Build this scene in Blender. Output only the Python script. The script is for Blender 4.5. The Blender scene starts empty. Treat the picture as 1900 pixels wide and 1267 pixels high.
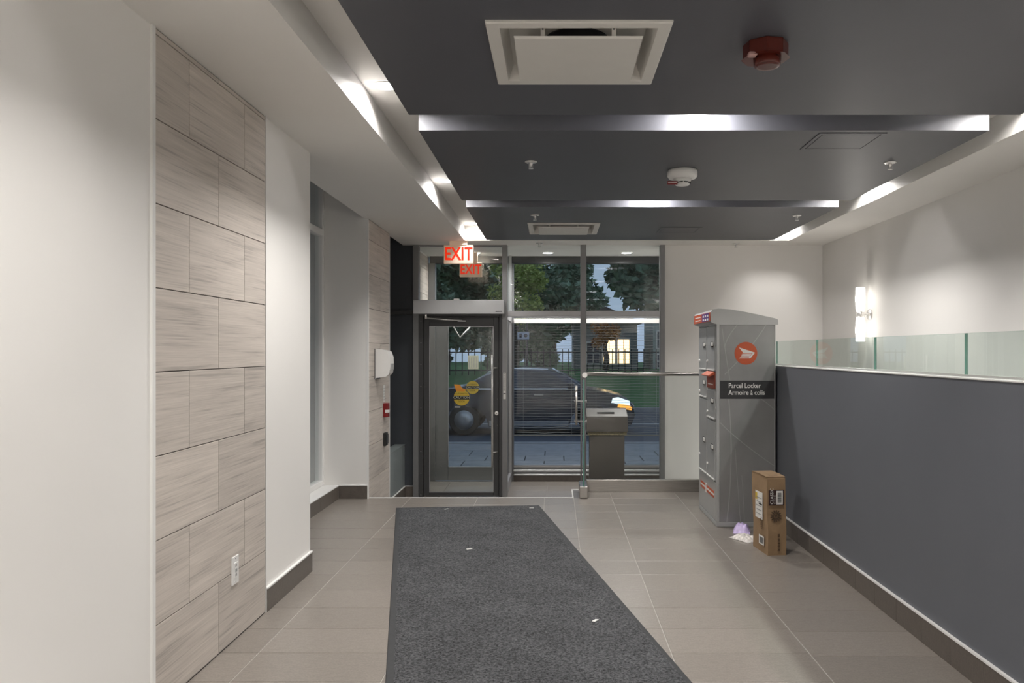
import bpy, bmesh, math, random
from mathutils import Vector, Euler, Matrix
random.seed(7)
PI = math.pi
S = bpy.context.scene
COL = S.collection

# ------------------------------------------------------------------ camera, world, exposure
EYE = 1.35
cam_d = bpy.data.cameras.new('camera'); cam = bpy.data.objects.new('camera', cam_d); COL.objects.link(cam)
cam.location = (0, 0, EYE); cam.rotation_euler = (PI/2, 0, 0)
cam_d.sensor_width = 36; cam_d.lens = 1500/1900*36
cam_d.shift_x = (950-1030)/1900; cam_d.shift_y = (651-633.5)/1900
cam_d.clip_start = 0.05; cam_d.clip_end = 300
S.camera = cam
S.view_settings.view_transform = 'Standard'; S.view_settings.look = 'None'
S.view_settings.gamma = 1; S.view_settings.use_curve_mapping = False
S.view_settings.exposure = 1.0
W = bpy.data.worlds.new('dusk_sky'); S.world = W; W.use_nodes = True
bg = W.node_tree.nodes['Background']; bg.inputs[0].default_value = (0.46, 0.58, 0.78, 1); bg.inputs[1].default_value = 0.42
POT_W = 17.0          # watts of one ceiling pot light

# ------------------------------------------------------------------ materials
def lin(c):
    return tuple(((v/255)/12.92 if v/255 <= .04045 else ((v/255+.055)/1.055)**2.4) for v in c)
def new_mat(name):
    m = bpy.data.materials.new(name); m.use_nodes = True
    nt = m.node_tree; b = nt.nodes['Principled BSDF']; return m, nt, b
def mat(name, col, rough=.5, metal=0., noise=0., nscale=8., bump=0., bscale=60., emit=None, estr=0., spec=None, stretch=None, coat=0.):
    """colour as linear rgb; a little procedural mottling and relief"""
    m, nt, b = new_mat(name)
    b.inputs['Roughness'].default_value = rough; b.inputs['Metallic'].default_value = metal
    if spec is not None: b.inputs['Specular IOR Level'].default_value = spec
    if coat: b.inputs['Coat Weight'].default_value = coat; b.inputs['Coat Roughness'].default_value = .1
    tc = nt.nodes.new('ShaderNodeTexCoord'); mp = nt.nodes.new('ShaderNodeMapping')
    nt.links.new(tc.outputs['Object'], mp.inputs[0])
    if stretch: mp.inputs['Scale'].default_value = stretch
    n = nt.nodes.new('ShaderNodeTexNoise'); n.inputs['Scale'].default_value = nscale; n.inputs['Detail'].default_value = 4
    nt.links.new(mp.outputs[0], n.inputs['Vector'])
    r = nt.nodes.new('ShaderNodeValToRGB')
    k = noise
    r.color_ramp.elements[0].position = .3; r.color_ramp.elements[1].position = .7
    r.color_ramp.elements[0].color = (*[max(0, c*(1-k)) for c in col], 1)
    r.color_ramp.elements[1].color = (*[min(1, c*(1+k)) for c in col], 1)
    nt.links.new(n.outputs['Fac'], r.inputs[0]); nt.links.new(r.outputs[0], b.inputs['Base Color'])
    if bump:
        n2 = nt.nodes.new('ShaderNodeTexNoise'); n2.inputs['Scale'].default_value = bscale; n2.inputs['Detail'].default_value = 3
        nt.links.new(mp.outputs[0], n2.inputs['Vector'])
        bp = nt.nodes.new('ShaderNodeBump'); bp.inputs['Strength'].default_value = bump; bp.inputs['Distance'].default_value = .01
        nt.links.new(n2.outputs['Fac'], bp.inputs['Height']); nt.links.new(bp.outputs[0], b.inputs['Normal'])
    if emit:
        b.inputs['Emission Color'].default_value = (*emit, 1); b.inputs['Emission Strength'].default_value = estr
    return m
def glass_mat(name, tint, ior=1.5, gloss=(1, 1, 1)):
    m = bpy.data.materials.new(name); m.use_nodes = True; nt = m.node_tree; nt.nodes.clear()
    o = nt.nodes.new('ShaderNodeOutputMaterial'); mx = nt.nodes.new('ShaderNodeMixShader')
    f = nt.nodes.new('ShaderNodeFresnel'); f.inputs[0].default_value = ior
    n = nt.nodes.new('ShaderNodeTexNoise'); n.inputs['Scale'].default_value = 1.2
    bp = nt.nodes.new('ShaderNodeBump'); bp.inputs['Strength'].default_value = .02; bp.inputs['Distance'].default_value = .02
    t = nt.nodes.new('ShaderNodeBsdfTransparent'); t.inputs[0].default_value = (*tint, 1)
    g = nt.nodes.new('ShaderNodeBsdfGlossy'); g.inputs['Roughness'].default_value = .01; g.inputs[0].default_value = (*gloss, 1)
    tc = nt.nodes.new('ShaderNodeTexCoord')
    nt.links.new(tc.outputs['Object'], n.inputs['Vector']); nt.links.new(n.outputs['Fac'], bp.inputs['Height'])
    nt.links.new(bp.outputs[0], g.inputs['Normal'])
    ge = nt.nodes.new('ShaderNodeNewGeometry'); fr = nt.nodes.new('ShaderNodeMath'); fr.operation = 'SUBTRACT'; fr.inputs[0].default_value = 1
    nt.links.new(ge.outputs['Backfacing'], fr.inputs[1])          # reflect on the outer skin only, no internal reflection in the thin sheet
    fm = nt.nodes.new('ShaderNodeMath'); fm.operation = 'MULTIPLY'; nt.links.new(f.outputs[0], fm.inputs[0]); nt.links.new(fr.outputs[0], fm.inputs[1])
    nt.links.new(fm.outputs[0], mx.inputs[0]); nt.links.new(t.outputs[0], mx.inputs[1]); nt.links.new(g.outputs[0], mx.inputs[2])
    nt.links.new(mx.outputs[0], o.inputs[0]); return m
def stone_mat(name, base):
    """vein-cut travertine look: long wavy horizontal bands, different on every tile"""
    m, nt, b = new_mat(name)
    L = nt.links.new
    tc = nt.nodes.new('ShaderNodeTexCoord'); oi = nt.nodes.new('ShaderNodeObjectInfo')
    mul = nt.nodes.new('ShaderNodeMath'); mul.operation = 'MULTIPLY'; mul.inputs[1].default_value = 40
    L(oi.outputs['Random'], mul.inputs[0])
    cb = nt.nodes.new('ShaderNodeCombineXYZ'); L(mul.outputs[0], cb.inputs[0]); L(mul.outputs[0], cb.inputs[2])
    add = nt.nodes.new('ShaderNodeVectorMath'); add.operation = 'ADD'; L(tc.outputs['Object'], add.inputs[0]); L(cb.outputs[0], add.inputs[1])
    def bands(sc, scale, det, dist):
        mp = nt.nodes.new('ShaderNodeMapping'); mp.inputs['Scale'].default_value = sc; L(add.outputs[0], mp.inputs[0])
        n = nt.nodes.new('ShaderNodeTexNoise'); n.inputs['Scale'].default_value = scale; n.inputs['Detail'].default_value = det
        n.inputs['Distortion'].default_value = dist; L(mp.outputs[0], n.inputs['Vector']); return n
    a = bands((1, .8, 15), 2.2, 6, .35); c = bands((1, 1.2, 62), 2.6, 4, .25)
    mx = nt.nodes.new('ShaderNodeMix'); mx.data_type = 'FLOAT'; mx.inputs[0].default_value = .45
    L(a.outputs['Fac'], mx.inputs[2]); L(c.outputs['Fac'], mx.inputs[3])
    r = nt.nodes.new('ShaderNodeValToRGB'); L(mx.outputs[0], r.inputs[0])
    e = r.color_ramp.elements
    e[0].position = .30; e[0].color = (*[v*.62 for v in base], 1)
    e[1].position = .72; e[1].color = (*[min(1, v*1.22) for v in base], 1)
    q = e.new(.46); q.color = (*[v*.96 for v in base], 1)
    q = e.new(.40); q.color = (*[v*.80 for v in base], 1)
    hs = nt.nodes.new('ShaderNodeHueSaturation'); L(r.outputs[0], hs.inputs['Color'])
    mr = nt.nodes.new('ShaderNodeMapRange'); L(oi.outputs['Random'], mr.inputs[0]); mr.inputs[3].default_value = .93; mr.inputs[4].default_value = 1.07
    L(mr.outputs[0], hs.inputs['Value']); L(hs.outputs[0], b.inputs['Base Color'])
    b.inputs['Roughness'].default_value = .55
    bp = nt.nodes.new('ShaderNodeBump'); bp.inputs['Strength'].default_value = .15; bp.inputs['Distance'].default_value = .004
    L(c.outputs['Fac'], bp.inputs['Height']); L(bp.outputs[0], b.inputs['Normal'])
    return m
def tile_mat(name, base, rough):
    m, nt, b = new_mat(name); L = nt.links.new
    tc = nt.nodes.new('ShaderNodeTexCoord'); oi = nt.nodes.new('ShaderNodeObjectInfo')
    mp = nt.nodes.new('ShaderNodeMapping'); mp.inputs['Scale'].default_value = (2, 30, 2); L(tc.outputs['Object'], mp.inputs[0])
    n = nt.nodes.new('ShaderNodeTexNoise'); n.inputs['Scale'].default_value = 9; n.inputs['Detail'].default_value = 5; L(mp.outputs[0], n.inputs['Vector'])
    n2 = nt.nodes.new('ShaderNodeTexNoise'); n2.inputs['Scale'].default_value = 130; n2.inputs['Detail'].default_value = 3; L(tc.outputs['Object'], n2.inputs['Vector'])
    ad = nt.nodes.new('ShaderNodeMath'); ad.operation = 'ADD'; L(n.outputs['Fac'], ad.inputs[0]); L(n2.outputs['Fac'], ad.inputs[1])
    r = nt.nodes.new('ShaderNodeValToRGB'); r.color_ramp.elements[0].position = .7; r.color_ramp.elements[1].position = 1.0
    mm = nt.nodes.new('ShaderNodeMath'); mm.operation = 'MULTIPLY'; mm.inputs[1].default_value = .85; L(ad.outputs[0], mm.inputs[0]); L(mm.outputs[0], r.inputs[0])
    r.color_ramp.elements[0].color = (*[v*.88 for v in base], 1); r.color_ramp.elements[1].color = (*[v*1.12 for v in base], 1)
    hs = nt.nodes.new('ShaderNodeHueSaturation'); L(r.outputs[0], hs.inputs['Color'])
    mr = nt.nodes.new('ShaderNodeMapRange'); L(oi.outputs['Random'], mr.inputs[0]); mr.inputs[3].default_value = .94; mr.inputs[4].default_value = 1.06
    L(mr.outputs[0], hs.inputs['Value']); L(hs.outputs[0], b.inputs['Base Color'])
    b.inputs['Roughness'].default_value = rough
    bp = nt.nodes.new('ShaderNodeBump'); bp.inputs['Strength'].default_value = .08; bp.inputs['Distance'].default_value = .003
    L(n2.outputs['Fac'], bp.inputs['Height']); L(bp.outputs[0], b.inputs['Normal'])
    return m
def carpet_mat():
    m, nt, b = new_mat('mat_pile'); L = nt.links.new
    tc = nt.nodes.new('ShaderNodeTexCoord')
    n = nt.nodes.new('ShaderNodeTexNoise'); n.inputs['Scale'].default_value = 95; n.inputs['Detail'].default_value = 5; n.inputs['Roughness'].default_value = .8
    L(tc.outputs['Object'], n.inputs['Vector'])
    n2 = nt.nodes.new('ShaderNodeTexNoise'); n2.inputs['Scale'].default_value = 3; n2.inputs['Detail'].default_value = 3; L(tc.outputs['Object'], n2.inputs['Vector'])
    r = nt.nodes.new('ShaderNodeValToRGB'); L(n.outputs['Fac'], r.inputs[0])
    r.color_ramp.elements[0].position = .38; r.color_ramp.elements[1].position = .66
    r.color_ramp.elements[0].color = (.022, .0225, .024, 1); r.color_ramp.elements[1].color = (.185, .188, .196, 1)
    mx = nt.nodes.new('ShaderNodeMix'); mx.data_type = 'RGBA'; mx.blend_type = 'MULTIPLY'; mx.inputs[0].default_value = .5
    r2 = nt.nodes.new('ShaderNodeValToRGB'); L(n2.outputs['Fac'], r2.inputs[0]); r2.color_ramp.elements[0].color = (.6, .6, .6, 1); r2.color_ramp.elements[0].position = .35; r2.color_ramp.elements[1].position = .65
    L(r.outputs[0], mx.inputs[6]); L(r2.outputs[0], mx.inputs[7]); L(mx.outputs[2], b.inputs['Base Color'])
    b.inputs['Roughness'].default_value = .95; b.inputs['Specular IOR Level'].default_value = .1
    bp = nt.nodes.new('ShaderNodeBump'); bp.inputs['Strength'].default_value = .8; bp.inputs['Distance'].default_value = .01
    L(n.outputs['Fac'], bp.inputs['Height']); L(bp.outputs[0], b.inputs['Normal'])
    return m
def brushed_mat(name, col, rough):
    return mat(name, col, rough, 1.0, noise=.18, nscale=6, stretch=(1, 1, 60), bump=.05, bscale=9)

M = dict(
    wall=mat('white_wall_paint', (.79, .77, .74), .7, noise=.012, nscale=1.5, bump=.02, bscale=90),
    ceil=mat('white_ceiling_paint', (.79, .77, .735), .75, noise=.012, nscale=1.5, bump=.02, bscale=90),
    dark=mat('charcoal_ceiling_paint', (.070, .071, .083), .45, noise=.03, nscale=3, bump=.03, bscale=120),
    slate=mat('slate_wall_paint', (.118, .125, .143), .55, noise=.02, nscale=3, bump=.03, bscale=120),
    grout=mat('light_floor_grout', (.45, .43, .40), .8, noise=.08, nscale=30),
    dgrout=mat('dark_wall_grout', (.07, .062, .055), .85, noise=.08, nscale=30),
    tile=tile_mat('taupe_floor_tile', (.225, .200, .176), .30),
    btile=tile_mat('brown_baseboard_tile', (.115, .098, .084), .42),
    stone=stone_mat('veined_stone', (.53, .475, .425)),
    metal=brushed_mat('brushed_steel', (.50, .48, .455), .28),
    chrome=mat('polished_steel', (.80, .79, .77), .22, .65, noise=.03),
    alu=mat('grey_anodised_aluminium', (.26, .26, .265), .42, .6, noise=.03, nscale=4),
    alul=mat('pale_anodised_aluminium', (.46, .46, .47), .4, .6, noise=.03, nscale=4),
    black=mat('dark_door_frame', (.066, .066, .068), .45, .3, noise=.04, nscale=5),
    span=mat('dark_spandrel_panel', (.058, .064, .074), .3, 0, noise=.03, nscale=3),
    gpanel=mat('grey_green_half_wall', (.20, .225, .225), .5, noise=.02),
    white=mat('white_plastic', (.74, .73, .71), .4, noise=.01),
    wtrim=mat('white_trim', (.78, .77, .75), .45, noise=.01),
    diff=mat('enamelled_diffuser_metal', (.62, .60, .56), .45, noise=.015),
    rubber=mat('black_rubber', (.022, .022, .023), .7, noise=.1, nscale=40),
    rubg=mat('charcoal_rubber_border', (.030, .031, .033), .75, noise=.1, nscale=40),
    ink=mat('black_ink', (.012, .012, .012), .6, noise=.05),
    carpet=carpet_mat(),
    glass=glass_mat('clear_window_glass', (.93, .95, .945), 1.52),
    gglass=glass_mat('green_tinted_glass', (.89, .935, .915), 1.5),
    gedge=mat('glass_edge_green', (.10, .22, .18), .2, noise=.1),
    red=mat('deep_red_plastic', (.085, .014, .009), .2, noise=.05),
    fired=mat('fire_red_plastic', (.20, .006, .008), .35, noise=.05),
    lens=mat('lit_lens', (.9, .9, .9), .4, emit=(1, .97, .93), estr=14),
    sconce=mat('lit_opal_glass', (.9, .88, .85), .3, emit=(1, .96, .90), estr=1.6),
    lock=mat('silver_locker_enamel', (.44, .445, .44), .38, .35, noise=.03, nscale=2),
    lockd=mat('grey_locker_side_print', (.27, .27, .267), .33, .25, noise=.18, nscale=2.2),
    lockl=mat('pale_locker_line_print', (.36, .36, .356), .35, .2, noise=.05),
    band=mat('charcoal_print_band', (.030, .030, .032), .4, noise=.04),
    orange=mat('orange_red_print', (.50, .085, .025), .45, noise=.04),
    purple=mat('purple_print', (.09, .035, .20), .45, noise=.05),
    carton=mat('brown_cardboard', (.29, .19, .105), .8, noise=.10, nscale=9, bump=.06, bscale=30),
    cartond=mat('brown_ink_on_cardboard', (.07, .040, .022), .8, noise=.1),
    paper=mat('white_paper', (.74, .73, .70), .7, noise=.03),
    maroon=mat('dark_maroon_label', (.035, .014, .013), .5, noise=.06),
    lilac=mat('lilac_plastic_film', (.62, .50, .80), .35, noise=.08, nscale=20),
    cream=mat('printed_white_film', (.70, .66, .62), .4, noise=.35, nscale=45),
    yellow=mat('yellow_sticker', (.62, .44, .045), .5, noise=.05),
    oran2=mat('orange_sticker', (.75, .30, .03), .5, noise=.06),
    notice=mat('pale_notice_paper', (.62, .62, .48), .7, noise=.06, nscale=30),
    kiosk=mat('bronze_kiosk_metal', (.10, .088, .078), .4, .3, noise=.05, nscale=6),
    exitp=mat('cream_exit_panel', (.50, .43, .35), .6, emit=(1, .62, .40), estr=.10),
    exitl=mat('red_exit_letters', (.35, .012, .006), .7, emit=(1, .045, .012), estr=.35, spec=.1),
    slat=mat('grey_blind_slat', (.16, .17, .165), .5, noise=.05),
    asphalt=mat('asphalt', (.075, .085, .11), .75, noise=.15, nscale=20, bump=.1),
    concrete=mat('pale_concrete', (.27, .275, .29), .85, noise=.12, nscale=6, bump=.05),
    grass=mat('lawn_grass', (.06, .17, .05), .9, noise=.45, nscale=25, bump=.4, bscale=80),
    bark=mat('tree_bark', (.055, .045, .036), .9, noise=.3, nscale=20),
    iron=mat('black_iron', (.015, .015, .017), .5, noise=.05),
    carp=mat('dark_blue_car_paint', (.028, .034, .052), .22, .3, noise=.03, coat=.6),
    carg=mat('dark_car_glass', (.020, .024, .030), .06, 0, noise=.03),
    lamp=mat('clear_headlamp', (.75, .8, .85), .12, 0, emit=(.75, .9, 1), estr=.8),
    amber=mat('amber_indicator', (.85, .32, .04), .25, 0, emit=(1, .40, .06), estr=.8),
    tyre=mat('tyre_rubber', (.018, .018, .018), .8, noise=.05),
    brick=mat('grey_house_wall', (.26, .25, .24), .85, noise=.1, nscale=10),
    house=mat('pale_house_siding', (.42, .46, .43), .8, noise=.06, nscale=6),
    roofm=mat('dark_roof_shingle', (.06, .058, .06), .9, noise=.2, nscale=20),
    litwin=mat('lit_window', (.8, .6, .35), .4, emit=(1, .66, .32), estr=1.6),
    dwin=mat('dark_house_window', (.02, .03, .05), .1),
    sign=mat('pale_blue_sign', (.40, .48, .58), .5, noise=.05),
)
def leaf_mat(name, a, b_):
    m, nt, b = new_mat(name); L = nt.links.new
    tc = nt.nodes.new('ShaderNodeTexCoord')
    n = nt.nodes.new('ShaderNodeTexNoise'); n.inputs['Scale'].default_value = 2.3; n.inputs['Detail'].default_value = 6; L(tc.outputs['Object'], n.inputs['Vector'])
    r = nt.nodes.new('ShaderNodeValToRGB'); L(n.outputs['Fac'], r.inputs[0]); r.color_ramp.elements[0].position = .35; r.color_ramp.elements[1].position = .65
    r.color_ramp.elements[0].color = (*a, 1); r.color_ramp.elements[1].color = (*b_, 1)
    L(r.outputs[0], b.inputs['Base Color']); b.inputs['Roughness'].default_value = .6
    return m
M['leaf'] = leaf_mat('dark_green_leaves', (.075, .13, .075), (.24, .34, .22))
M['leafl'] = leaf_mat('yellow_green_leaves', (.24, .34, .06), (.55, .60, .18))
M['leafo'] = leaf_mat('orange_leaves', (.35, .12, .03), (.60, .28, .06))

# ------------------------------------------------------------------ helpers
WL = {}
def wloc(o): return WL.get(o.name, Vector((0, 0, 0))) if o else Vector((0, 0, 0))
def tag(o, label=None, cat=None, group=None, kind=None):
    if label: o['label'] = label
    if cat: o['category'] = cat
    if group: o['group'] = group
    if kind: o['kind'] = kind
    return o
def thing(name, loc, label=None, cat=None, group=None, kind=None):
    o = bpy.data.objects.new(name, None); COL.objects.link(o); o.empty_display_size = .1
    o.location = loc; WL[o.name] = Vector(loc)
    return tag(o, label, cat, group, kind)
CACHE = {}
def mesh_from(verts, faces, m, key=None, smooth=False, bevel=0):
    if key is not None and key in CACHE: return CACHE[key]
    me = bpy.data.meshes.new('m'); me.from_pydata([tuple(v) for v in verts], [], faces)
    if bevel:
        bm = bmesh.new(); bm.from_mesh(me)
        bmesh.ops.bevel(bm, geom=bm.edges[:], offset=bevel, segments=2 if bevel > .004 else 1, profile=.7, affect='EDGES')
        bm.to_mesh(me); bm.free()
    bm = bmesh.new(); bm.from_mesh(me); bmesh.ops.recalc_face_normals(bm, faces=bm.faces[:]); bm.to_mesh(me); bm.free()
    me.materials.append(m)
    if smooth:
        for p in me.polygons: p.use_smooth = True
    if key is not None: CACHE[key] = me
    return me
def put(name, verts, faces, m, parent=None, smooth=False, bevel=0, keyed=False):
    """verts in world metres; the object's origin goes to the base centre of its bounds"""
    vs = [Vector(v) for v in verts]
    lo = Vector([min(v[i] for v in vs) for i in range(3)]); hi = Vector([max(v[i] for v in vs) for i in range(3)])
    c = Vector(((lo.x+hi.x)/2, (lo.y+hi.y)/2, lo.z))
    rel = [v-c for v in vs]
    key = None
    if keyed: key = (m.name, bevel, smooth, tuple(tuple(round(x, 4) for x in v) for v in rel))
    me = mesh_from(rel, faces, m, key, smooth, bevel)
    o = bpy.data.objects.new(name, me); COL.objects.link(o); WL[o.name] = c.copy()
    if parent is not None: o.parent = parent; o.location = c-wloc(parent)
    else: o.location = c
    return o
def boxvf(x0, x1, y0, y1, z0, z1, off=0):
    v = [(x, y, z) for z in (z0, z1) for y in (y0, y1) for x in (x0, x1)]
    f = [(0, 2, 3, 1), (4, 5, 7, 6), (0, 1, 5, 4), (2, 6, 7, 3), (0, 4, 6, 2), (1, 3, 7, 5)]
    return v, [tuple(i+off for i in q) for q in f]
def box(name, b, m, parent=None, bevel=0, keyed=False):
    v, f = boxvf(*b); return put(name, v, f, m, parent, bevel=bevel, keyed=keyed)
def boxes(name, bs, m, parent=None, bevel=0):
    V, F = [], []
    for b in bs:
        v, f = boxvf(*b, off=len(V)); V += v; F += f
    return put(name, V, F, m, parent, bevel=bevel)
def lathe(name, prof, c, m, parent=None, axis='z', n=24, smooth=True, keyed=False):
    """prof: (radius, distance along axis); closed with end caps"""
    V, F = [], []
    for r, h in prof:
        for k in range(n):
            a = 2*PI*k/n; p = (r*math.cos(a), r*math.sin(a), h)
            if axis == 'x': p = (h, p[0], p[1])
            if axis == 'y': p = (p[0], h, p[1])
            V.append((c[0]+p[0], c[1]+p[1], c[2]+p[2]))
    for i in range(len(prof)-1):
        for k in range(n):
            F.append((i*n+k, i*n+(k+1) % n, (i+1)*n+(k+1) % n, (i+1)*n+k))
    F.append(tuple(range(n))); F.append(tuple((len(prof)-1)*n+k for k in range(n)))
    o = put(name, V, F, m, parent, smooth=smooth, keyed=keyed)
    if smooth:
        for p in o.data.polygons:
            if len(p.vertices) > 4: p.use_smooth = False
    return o
def prism(name, pts, axis, a, b, m, parent=None, bevel=0):
    """polygon pts in the plane across axis, swept from a to b. axis y: pts are (x,z); x: (y,z); z: (x,y)"""
    def P(p, t): return {'y': (p[0], t, p[1]), 'x': (t, p[0], p[1]), 'z': (p[0], p[1], t)}[axis]
    n = len(pts); V = [P(p, a) for p in pts]+[P(p, b) for p in pts]
    F = [tuple(range(n)), tuple(range(n, 2*n))]+[(i, (i+1) % n, n+(i+1) % n, n+i) for i in range(n)]
    return put(name, V, F, m, parent, bevel=bevel)
def tube(name, pts, r, m, parent=None, n=10):
    """swept round bar through points"""
    V, F = [], []; P = [Vector(p) for p in pts]
    for i, p in enumerate(P):
        d = (P[min(i+1, len(P)-1)]-P[max(i-1, 0)]).normalized()
        u = d.cross(Vector((0, 0, 1))) if abs(d.z) < .95 else d.cross(Vector((1, 0, 0)))
        u.normalize(); w = d.cross(u)
        rr = r[i] if isinstance(r, (list, tuple)) else r
        for k in range(n):
            a = 2*PI*k/n; V.append(p+u*math.cos(a)*rr+w*math.sin(a)*rr)
    for i in range(len(P)-1):
        for k in range(n): F.append((i*n+k, i*n+(k+1) % n, (i+1)*n+(k+1) % n, (i+1)*n+k))
    F.append(tuple(range(n))); F.append(tuple((len(P)-1)*n+k for k in range(n)))
    return put(name, V, F, m, parent, smooth=True)
def lettering(name, s, size, loc, rot, m, parent, extrude=.0006, align='LEFT', spacing=1., squash=1., bold=0):
    cu = bpy.data.curves.new('t', 'FONT'); cu.body = s; cu.size = size; cu.align_x = align; cu.align_y = 'CENTER'
    cu.extrude = extrude; cu.space_character = spacing; cu.offset = bold; cu.resolution_u = 3
    t = bpy.data.objects.new('t', cu); COL.objects.link(t)
    dg = bpy.context.evaluated_depsgraph_get(); dg.update()
    me = bpy.data.meshes.new_from_object(t.evaluated_get(dg))
    R = Euler(rot).to_matrix()
    vs = [R @ Vector((v.co.x*squash, v.co.y, v.co.z))+Vector(loc) for v in me.vertices]; fs = [tuple(p.vertices) for p in me.polygons]
    bpy.data.objects.remove(t); bpy.data.curves.remove(cu); bpy.data.meshes.remove(me)
    return put(name, vs, fs, m, parent)
FACE_CAM = (PI/2, 0, 0); FACE_LEFT = (PI/2, 0, -PI/2); FACE_RIGHT = (PI/2, 0, PI/2)

# ------------------------------------------------------------------ dimensions
XL, XR = -1.50, 3.07            # left wall face, right wall face
ZS, ZC = 2.561, 2.72            # soffit, coffer
CX0, CX1, CY1 = -.99, 2.565, 8.86   # coffer
ZL = -.32                       # lower entry floor
YG = 9.28                       # inner glazing line and back wall
YO = 10.40                      # outer glazing line
XW = 1.71                       # low wall face
YB = -3.0                       # wall behind the camera
YN = 7.445                      # step nosing
PX0, PX1 = -.750, 2.385         # dark panels
PANELS = [(-2.60, -.56), (-.266, 1.79), (2.087, 4.147), (4.441, 6.51), (6.803, 8.82)]

# ------------------------------------------------------------------ floor
floor = thing('floor', (0, 2, 0), 'taupe rectangular floor tiles with pale grout across the lobby', kind='structure')
boxes('slab', [(-1.56, .17, YB-.1, YN-.012, ZL-.1, -.0025), (.17, XW+.02, YB-.1, 7.87, ZL-.1, -.0025), (-2.2, -1.56, 4.95, 7.42, ZL-.1, -.0025)], M['grout'], floor)
g = .0019
def lay(parent, cols, y0, yn, step, zt, xmin, xmax, ymax):
    for ci in range(len(cols)-1):
        off = (-.042 if abs(cols[ci]-1.1354) < .01 else 0.)
        k = 0
        while True:
            a = y0+off+k*step; b = a+step; k += 1
            if a > yn: break
            xa = max(cols[ci], xmin((a+b)/2)); xb = min(cols[ci+1], xmax); yb = min(b, ymax((xa+xb)/2))
            if xb-xa < .03 or yb-a < .02: continue
            box('floor_tile', (xa+g, xb-g, a+g, yb-g, zt-.010, zt), M['tile'], parent, bevel=.0012, keyed=True)
cols = [-1.985, -1.327, -.711, -.0958, .170, .5198, 1.1354, 1.70]
cols = [-1.985-.0, -1.327, -.711, -.0958, .170, .5198, 1.1354, 1.751]
lay(floor, cols, 4.248-.316*15, 7.9, .316, 0, lambda y: -1.985 if 4.95 < y < 7.40 else XL, XW-.008, lambda x: YN if x < .17 else 7.87)
lowf = thing('floor_lower', (0, 9, ZL), 'lower entry floor of grey tiles beyond the step', kind='structure')
box('slab', (-2.6, XR+.2, 7.42, YO+.1, ZL-.2, ZL-.006), M['grout'], lowf)
lay(lowf, [-1.72, -1.327, -.711, -.0958, .5198, 1.1354, 1.70], 7.77, YO-.05, .316, ZL, lambda y: -1.72, 1.70, lambda x: YO-.06)
boxes('tread', [(-1.70, .15, YN-.01, 7.75, ZL, -.16)], M['tile'], lowf)
box('ramp_floor', (XW+.13, XR+.1, YB, 7.43, ZL-.2, ZL), M['tile'], lowf)
# white metal nosing along the floor edge
nose = thing('trim_1', (-.7, YN, 0), 'white metal nosing strip along the edge of the lobby step', kind='structure')
boxes('strip', [(-1.71, .17, YN-.014, YN, -.03, .0035)], M['wtrim'], nose)
boxes('strip', [(.158, .17, YN, 7.88, -.03, .0035), (.158, .235, 7.868, 7.88, -.03, .0035)], M['wtrim'], nose)

# ------------------------------------------------------------------ walls
wl = thing('wall_left', (XL, 2, 0), 'white left wall with a tall stone tiled strip', kind='structure')
boxes('plaster', [(-2.3, XL, YB-.2, 3.010, -.05, ZS+.3), (-2.3, XL, 4.180, 4.948, -.05, ZS+.3)], M['wall'], wl)
box('tile_backing', (-1.8, XL+.0005, 3.008, 4.182, -.05, ZS+.2), M['dgrout'], wl)
row = .3165; z = .0045
def stone_rows(parent, x, ya, yb, z0, ztop, cutsA, cutsB, firstB=True, g=.0020, zmin=None):
    k = 0; z = z0
    while z < ztop-.008:
        z1 = min(z+row, ztop)
        ys = [ya]+list(cutsB if (k % 2 == 0) == firstB else cutsA)+[yb]
        for a, b in zip(ys[:-1], ys[1:]):
            zz = z if zmin is None else max(z, zmin)
            if z1-zz > .01:
                box('wall_tile', (x-.008, x+.006, a+g, b-g, zz+g, z1-g), M['stone'], parent, bevel=.0008)
        z = z1; k += 1
stone_rows(wl, XL, 3.022, 4.170, .0045, ZS-.003, (3.303, 3.889), (3.591,))
box('edge_trim', (XL-.01, XL+.010, 2.992, 3.016, 0, ZS-.001), M['wtrim'], wl)
box('edge_trim', (XL-.01, XL+.008, 4.172, 4.181, 0, ZS-.001), M['wtrim'], wl)

wp = thing('wall_pier', (-1.9, 7.8, 0), 'grey white pier with a narrow stone tiled side by the entrance', kind='structure')
XP = -1.715
boxes('plaster', [(-2.6, XP, 7.39, 8.35, ZL-.1, 2.95)], M['wall'], wp)
box('tile_backing', (XP-.02, XP+.0005, 7.405, 8.343, ZL, ZS), M['dgrout'], wp)
stone_rows(wp, XP, 7.410, 8.338, -.4747, ZS-.003, (7.90,), (), True, zmin=ZL+.002)
box('edge_trim', (XP-.01, XP+.009, 7.388, 7.406, ZL, ZS-.001), M['wtrim'], wp)
box('edge_trim', (XP-.01, XP+.009, 8.340, 8.352, ZL, ZS-.001), M['wtrim'], wp)

wn = thing('wall_window', (-2.05, 6.2, 0), 'low white sill wall under the tall side window', kind='structure')
boxes('sill_wall', [(-2.6, -1.985, 4.948, 7.39, -.05, .112)], M['wall'], wn)
box('sill', (-2.16, -1.978, 4.95, 7.388, .112, .124), M['wtrim'], wn, bevel=.003)
boxes('recess_shell', [(-3.0, -2.28, 4.3, 4.95, -.05, 3.0), (-2.3, -1.745, 4.948, 4.96, ZS, 2.95)], M['wall'], wn)

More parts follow.
